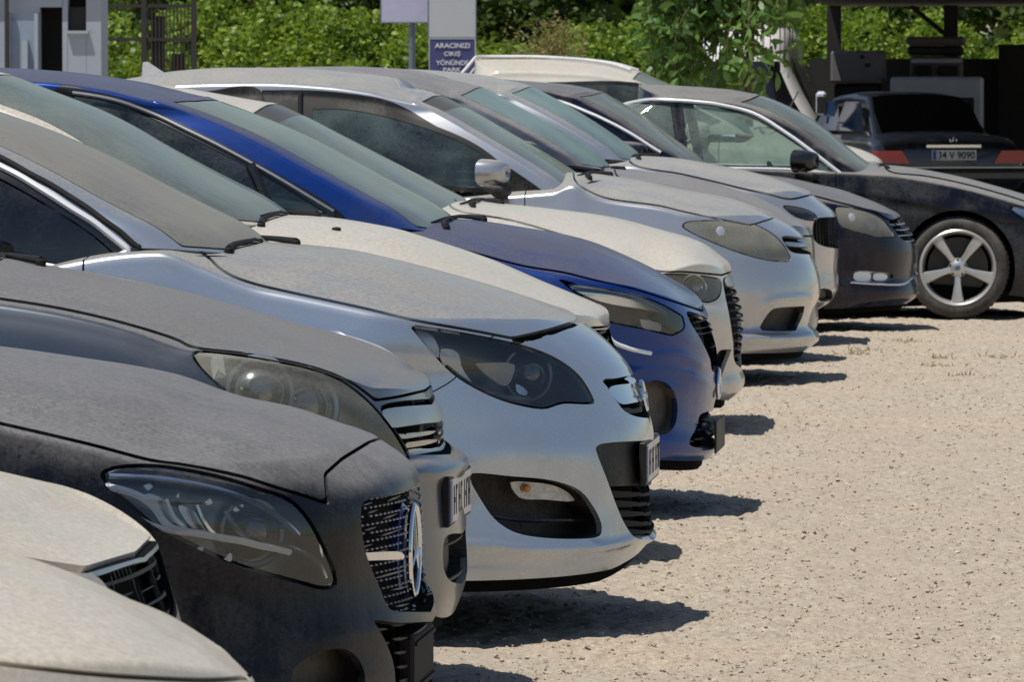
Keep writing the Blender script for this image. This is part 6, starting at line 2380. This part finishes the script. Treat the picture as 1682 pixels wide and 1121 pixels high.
# ------------------------------------------------------------------ shelter and what stands under it
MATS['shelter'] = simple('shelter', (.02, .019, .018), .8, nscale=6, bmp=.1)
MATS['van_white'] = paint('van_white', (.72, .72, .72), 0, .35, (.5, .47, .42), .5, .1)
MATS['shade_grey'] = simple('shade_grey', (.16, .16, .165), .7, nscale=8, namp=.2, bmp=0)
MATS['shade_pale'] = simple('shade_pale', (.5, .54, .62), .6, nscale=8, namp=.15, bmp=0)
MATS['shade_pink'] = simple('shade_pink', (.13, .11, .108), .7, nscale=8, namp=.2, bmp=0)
MATS['blue_sheet'] = simple('blue_sheet', (.05, .13, .32), .5, nscale=4, namp=.5, bmp=.2)
Y = 64.0
so_ = (at(1480, 100, Y)[0], Y, 0)
sh_ = thing('shelter', 'dark open shelter roof on posts over the parked saloon', 'shelter', so_)
xl, xr_ = at(1252, 0, Y)[0], at(1682, 0, Y)[0] + 4.5
zr = at(1400, 10, 81.5)[2]
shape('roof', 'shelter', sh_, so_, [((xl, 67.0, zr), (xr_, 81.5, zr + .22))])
for q in ((xl + .06, 81.0), (xr_ - .3, 81), (xr_ - .3, 67.3), (at(1562, 0, 80.8)[0], 80.8)):
    shape('post', 'shelter', sh_, so_, [((q[0] - .09, q[1] - .09, -.1), (q[0] + .09, q[1] + .09, zr))])
mb = MB()
pa, pb = at(1495, 8, 80.8), at(1560, 62, 80.8)
mb.tube([(pa[0], 80.8, zr), (pb[0], 80.8, pb[2])], .035, 6)
ob = mb.obj('brace', M('shelter'), sh_, (0, 0, 0))
ob.data.transform(Matrix.Translation(-Vector(so_)))
# dark side wall on the right
a_ = at(1640, 100, 80.2)
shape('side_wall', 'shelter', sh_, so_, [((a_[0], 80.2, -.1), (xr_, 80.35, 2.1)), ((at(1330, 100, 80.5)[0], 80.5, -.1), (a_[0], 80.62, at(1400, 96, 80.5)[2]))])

# stored things in the shade
Y = 86.0
def stored(name, label, cat, parts):
    b0 = pxbox(*parts[0][2][0], parts[0][3], parts[0][4])
    o_ = ((b0[0][0] + b0[1][0]) / 2, parts[0][3], 0)
    t = thing(name, label, cat, o_)
    for nm, mt, rects, Yp, dp in parts:
        bx = []
        for q in rects:
            b = pxbox(*q, Yp, dp)
            bx.append(b)
        shape(nm, mt, t, o_, bx, bev=.03)
    return t


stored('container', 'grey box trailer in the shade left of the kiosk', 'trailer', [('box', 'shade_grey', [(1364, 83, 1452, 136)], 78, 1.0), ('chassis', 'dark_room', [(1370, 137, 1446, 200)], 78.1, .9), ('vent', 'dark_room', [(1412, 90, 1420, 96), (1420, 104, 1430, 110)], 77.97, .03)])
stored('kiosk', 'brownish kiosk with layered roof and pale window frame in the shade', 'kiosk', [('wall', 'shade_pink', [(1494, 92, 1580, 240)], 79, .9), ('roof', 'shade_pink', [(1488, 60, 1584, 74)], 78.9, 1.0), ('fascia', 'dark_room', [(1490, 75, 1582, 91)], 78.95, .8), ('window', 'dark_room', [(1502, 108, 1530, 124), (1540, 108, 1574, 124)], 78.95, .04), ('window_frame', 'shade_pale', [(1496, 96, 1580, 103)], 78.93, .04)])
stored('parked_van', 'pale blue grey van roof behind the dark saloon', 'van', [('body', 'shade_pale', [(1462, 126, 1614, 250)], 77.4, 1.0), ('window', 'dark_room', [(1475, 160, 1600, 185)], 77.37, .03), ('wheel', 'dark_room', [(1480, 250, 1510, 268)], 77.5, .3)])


# ------------------------------------------------------------------ the dark saloon seen from behind
def loft(rings, closed=True):
    R = np.array(rings)
    n, k = R.shape[:2]
    V = R.reshape(-1, 3)
    F = []
    for i in range(n - 1):
        for j in range(k if closed else k - 1):
            F.append((i * k + j, (i + 1) * k + j, (i + 1) * k + (j + 1) % k, i * k + (j + 1) % k))
    return V, F


def se_ring(w, z0, z1, y, n=40, p=4.0, top=None):
    """cross-section across the car; narrower at the top"""
    out = []
    for k in range(n):
        a = 2 * math.pi * k / n
        c_, s_ = math.cos(a), math.sin(a)
        x = np.sign(c_) * abs(c_) ** (2 / p)
        z = np.sign(s_) * abs(s_) ** (2 / p)
        zz = z0 + (z1 - z0) * (z + 1) / 2
        ww = w * (1 - (.0 if top is None else top) * max(0, z + .2) / 1.2)
        out.append((x * ww, y, zz))
    return out


def rear_saloon():
    Yr = 72.0
    Pc = at(1562, 250, Yr)
    t = thing('parked_saloon', 'dark saloon seen from behind under the shelter, chrome strip above its number plate', 'car', (Pc[0], Yr, 0))
    t.rotation_euler = (0, 0, math.radians(19))
    s_ = Yr / FPX
    Z = lambda py: 1.5 - (py - 150) * s_

    def add(name, mat, mb, par=t, smooth=True):
        return mb.obj(name, M(mat), par, (0, 0, 0), smooth=smooth)
    mb = MB()
    st = [(-.02, .78, .42, .84), (0, .84, .38, .90), (.06, .89, .33, .955), (.2, .905, .30, 1.0), (.7, .91, .28, 1.02), (1.5, .915, .26, 1.03), (3, .915, .26, 1.02), (4.2, .90, .28, .95), (4.9, .80, .33, .85), (5.05, .65, .4, .7)]
    V, F = loft([se_ring(w, a, b, y, 56, 5.0, .06) for y, w, a, b in st])
    F.append(tuple(range(56)))
    F.append(tuple((len(st) - 1) * 56 + k for k in range(56))[::-1])
    mb.add(V, F)
    add('body', 'paint_saloon', mb)
    mb = MB()
    st = [(.62, .70, .9, 1.0), (.75, .72, .9, 1.06), (1.05, .69, .9, 1.27), (1.35, .64, .9, 1.43), (1.6, .61, .9, 1.485), (2.3, .61, .9, 1.50), (2.9, .61, .9, 1.47), (3.3, .65, .9, 1.25), (3.7, .69, .9, 1.0)]
    V, F = loft([se_ring(w, a, b, y, 56, 5.0, .10) for y, w, a, b in st])
    mb.add(V, F)
    add('cabin', 'paint_saloon', mb)
    # rear window lies just above the sloping back of the cabin
    mb = MB()
    V = []
    for y, w, z in ((.70, .62, 1.035), (1.05, .60, 1.29), (1.38, .53, 1.455)):
        for x in np.linspace(-w, w, 9):
            V.append((x, y - .02, z + .012 - .03 * (x / w) ** 4))
    F = [(i * 9 + j, i * 9 + j + 1, i * 9 + 10 + j, i * 9 + 9 + j) for i in range(2) for j in range(8)]
    mb.add(V, F)
    add('rear_window', 'black_glass', mb)
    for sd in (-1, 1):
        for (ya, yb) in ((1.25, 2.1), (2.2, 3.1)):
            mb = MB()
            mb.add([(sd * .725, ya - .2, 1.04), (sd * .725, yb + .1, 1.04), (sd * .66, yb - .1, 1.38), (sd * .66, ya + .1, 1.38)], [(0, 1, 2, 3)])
            add('side_window', 'sky_tint_glass', mb, smooth=False)
    mb = MB()
    mb.box((-.91, -.07, Z(300)), (.91, .35, Z(277)), .05)
    bo = add('rear_bumper', 'paint_saloon', mb)
    mb = MB()
    mb.box((-.915, -.075, Z(277)), (.915, .3, Z(272)), .01)
    add('bumper_trim', 'dusty_chrome', mb, bo)
    for sd in (-1, 1):
        mb = MB()
        x0, x1 = sorted((sd * .50, sd * .935))
        zt, zb_ = Z(247), Z(268)
        if sd < 0:
            poly = [(-.885, zt), (-.60, zt), (-.50, zb_), (-.885, zb_)]
        else:
            poly = [(.885, zt), (.60, zt), (.50, zb_), (.885, zb_)]
        mb.prism(poly, -.035, .2)
        add('tail_lamp', 'tail_red', mb, smooth=False)
    mb = MB()
    x0 = (1528 - 1562) * s_
    mb.box((x0, -.045, Z(263)), (x0 + .53, -.02, Z(246)), .003)
    pl = add('number_plate', 'plate_white', mb, smooth=False)
    mb = MB()
    mb.box((x0 + .004, -.048, Z(262)), (x0 + .05, -.044, Z(247)))
    add('plate_band', 'badge_blue', mb, pl, False)
    cu = bpy.data.curves.new('t', 'FONT')
    cu.body = '34 V 9090'
    cu.size = .12
    cu.extrude = .001
    cu.offset = .002
    ob = bpy.data.objects.new('t', cu)
    COL.objects.link(ob)
    dg = bpy.context.evaluated_depsgraph_get()
    me = bpy.data.meshes.new_from_object(ob.evaluated_get(dg))
    bpy.data.objects.remove(ob)
    c_ = np.array([v.co for v in me.vertices])
    lo, hi = c_.min(0), c_.max(0)
    for v in me.vertices:
        v.co = (x0 + .07 + (v.co.x - lo[0]) / (hi[0] - lo[0]) * .44, -.047 - v.co.z, Z(260.5) + (v.co.y - lo[1]) / (hi[1] - lo[1]) * (Z(248.5) - Z(260.5)))
    me.materials.append(M('black_rubber'))
    lt = bpy.data.objects.new('lettering', me)
    COL.objects.link(lt)
    lt.parent = pl
    mb = MB()
    mb.box(((1518 - 1562) * s_, -.05, Z(242.5)), ((1612 - 1562) * s_, -.02, Z(237)), .004)
    add('chrome_strip', 'chrome', mb, smooth=False)
    mb = MB()
    P = np.array([(1564 - 1562) * s_, -.04, Z(230)])
    mb.tube([P + .04 * np.array([math.cos(a), 0, math.sin(a)]) for a in np.linspace(0, 2 * math.pi, 25)], .005, 6)
    for k in range(3):
        a = math.pi / 2 + 2 * math.pi * k / 3
        mb.tube([P, P + .04 * np.array([math.cos(a), 0, math.sin(a)])], [.006, .003], 5)
    add('star_badge', 'chrome', mb)
    for sx in (-.79, .79):
        for y in (1.0, 3.9):
            mb = MB()
            mb.lathe([(.0, -.11), (.3, -.11), (.32, -.08), (.32, .08), (.3, .11), (0, .11)], (sx, y, .32), 'x', 28)
            add('wheel', 'rubber', mb)


MATS['paint_saloon'] = paint('paint_saloon', (.012, .014, .022), .2, .25, (.2, .19, .18), .5, .05, .5, .95)
MATS['black_glass'] = simple('black_glass', (.006, .006, .008), .08, bmp=0, coat=.5)
rear_saloon()


# ------------------------------------------------------------------ white minibus, front towards the camera
def minibus():
    Yb = 74.0
    s_ = Yb / FPX
    xc = at(1216, 100, Yb)[0]
    t = thing('minibus', 'white minibus facing the camera, half hidden by the young tree', 'minibus', (xc, Yb, 0))
    yf = lambda z: float(np.interp(z, [.3, .85, 1.1, 2.12, 2.22, 2.3], [.02, .0, .12, .62, .74, 1.1]))
    wd = lambda z: float(np.interp(z, [.3, .6, 1.07, 1.43, 1.75, 2.12, 2.25, 2.31], [.93, .96, .94, .72, .575, .54, .48, .34]))
    rings = []
    zs = [.3, .45, .7, .85, 1.0, 1.1, 1.3, 1.5, 1.8, 2.0, 2.12, 2.2, 2.26, 2.3]
    for z in zs:
        ring = []
        w_, y0, y1 = wd(z), yf(z), 4.9 - max(0, z - 1.9) * .5
        for k in range(48):
            a = 2 * math.pi * k / 48
            c_, q_ = math.cos(a), math.sin(a)
            x = np.sign(c_) * abs(c_) ** (2 / 5.0) * w_
            y = (y0 + y1) / 2 + np.sign(q_) * abs(q_) ** (2 / 9.0) * (y1 - y0) / 2
            ring.append((x, y, z))
        rings.append(ring)
    V, F = loft(rings)
    F = [f[::-1] for f in F]
    F.append(tuple((len(zs) - 1) * 48 + j for j in range(48)))
    mb = MB()
    mb.add(V, F)

    def add(mb, name, mat, par=t, smooth=False):
        return mb.obj(name, M(mat), par, (0, 0, 0), smooth)
    add(mb, 'body', 'van_white', smooth=True)

    def pane(name, mat, z0, z1, inset, off=.015, par=t, xs=(-1, 1)):
        mb = MB()
        V = []
        zz = np.linspace(z0, z1, 7)
        for z in zz:
            w_ = wd(z) - inset
            for x in np.linspace(xs[0] * w_, xs[1] * w_, 15):
                k = abs(x) / wd(z)
                y1 = 4.9 - max(0, z - 1.9) * .5
                y = (yf(z) + y1) / 2 - (1 - k ** 5) ** (2 / 9.0 / .4 * .2) * (y1 - yf(z)) / 2 if False else yf(z) + (y1 - yf(z)) / 2 * (1 - (1 - min(k, .999) ** 5) ** (1 / 9.0))
                V.append((x, y - off, z))
        F = [(i * 15 + j, i * 15 + j + 1, i * 15 + 16 + j, i * 15 + 15 + j) for i in range(6) for j in range(14)]
        mb.add(V, F)
        return add(mb, name, mat, par, True)
    pane('windscreen', 'black_glass', 1.18, 1.86, .13)
    pane('grille', 'black_plastic', .62, .80, .3)
    pane('number_plate', 'plate_white', .42, .53, .70, .03)
    pane('front_bumper', 'shade_grey', .31, .58, .01, .025)
    for sd in (-1, 1):
        mb = MB()
        mb.box((sd * .66, -.04, .84), (sd * .88, .12, 1.02), .03)
        add(mb, 'headlight', 'lamp_white')
        for ya, yb in ((1.0, 1.9), (2.0, 3.1), (3.2, 4.4)):
            mb = MB()
            mb.add([(sd * (wd(z) + .012), y, z) for y, z in ((ya, 1.25), (yb, 1.25), (yb, 1.9), (ya, 1.9))], [(0, 1, 2, 3)])
            add(mb, 'side_window', 'black_glass')
        mb = MB()
        mb.box((sd * 1.0, .30, 1.22), (sd * .88, .42, 1.50), .03)
        mo = add(mb, 'wing_mirror', 'shade_pale')
        mb = MB()
        mb.box((sd * .995, .292, 1.24), (sd * .89, .305, 1.44), .002)
        add(mb, 'mirror_back', 'black_plastic', mo)
        mb = MB()
        mb.tube([(sd * .93, .36, 1.24), (sd * .88, .4, 1.15)], .018, 6)
        add(mb, 'mirror_arm', 'black_rubber', mo)
        for y in (.95, 3.9):
            mb = MB()
            mb.lathe([(0, -.1), (.22, -.1), (.33, -.1), (.35, -.06), (.35, .1), (0, .1)], (sd * .86, y, .35), 'x', 28)
            add(mb, 'wheel', 'rubber')
    for k in (-1, 1):
        mb = MB()
        mb.tube([(k * .25, yf(1.16) - .03, 1.16), (k * .25 + .3, yf(1.25) - .03, 1.25), (k * .25 + .42, yf(1.5) - .03, 1.5)], .01, 5)
        add(mb, 'wiper', 'black_plastic')


minibus()
# ------------------------------------------------------------------ daylight
SUN_DIR = np.array([-0.27, -0.24, 1.0])     # towards the sun
SUN_DIR /= np.linalg.norm(SUN_DIR)
el = math.asin(SUN_DIR[2])
az = math.atan2(SUN_DIR[0], SUN_DIR[1])
w = bpy.data.worlds.new('World')
scene.world = w
w.use_nodes = True
nt = w.node_tree
nt.nodes.clear()
out = nt.nodes.new('ShaderNodeOutputWorld')
bg = nt.nodes.new('ShaderNodeBackground')
sky = nt.nodes.new('ShaderNodeTexSky')
sky.sky_type = 'NISHITA'
sky.sun_disc = False
sky.sun_elevation = el
sky.sun_rotation = az
sky.air_density = 1.0
sky.dust_density = 0.6
bg.inputs['Strength'].default_value = 0.088
nt.links.new(sky.outputs[0], bg.inputs[0])
nt.links.new(bg.outputs[0], out.inputs[0])
sd = bpy.data.lights.new('sun', 'SUN')
sd.energy = 4.7
sd.angle = math.radians(0.5)
sd.color = (1.0, 0.95, 0.87)
so = bpy.data.objects.new('sun', sd)
so.rotation_euler = Vector(SUN_DIR).to_track_quat('Z', 'Y').to_euler()
COL.objects.link(so)
scene.view_settings.view_transform = 'Standard'
scene.view_settings.look = 'None'
scene.view_settings.exposure = 0
scene.view_settings.gamma = 1
scene.render.film_transparent = False
try:
    scene.cycles.max_bounces = 10
    scene.cycles.transparent_max_bounces = 24
    scene.cycles.use_denoising = True
    scene.cycles.caustics_reflective = False
    scene.cycles.caustics_refractive = False
except Exception:
    pass
for k in CARS:
    build_car(CARS[k])
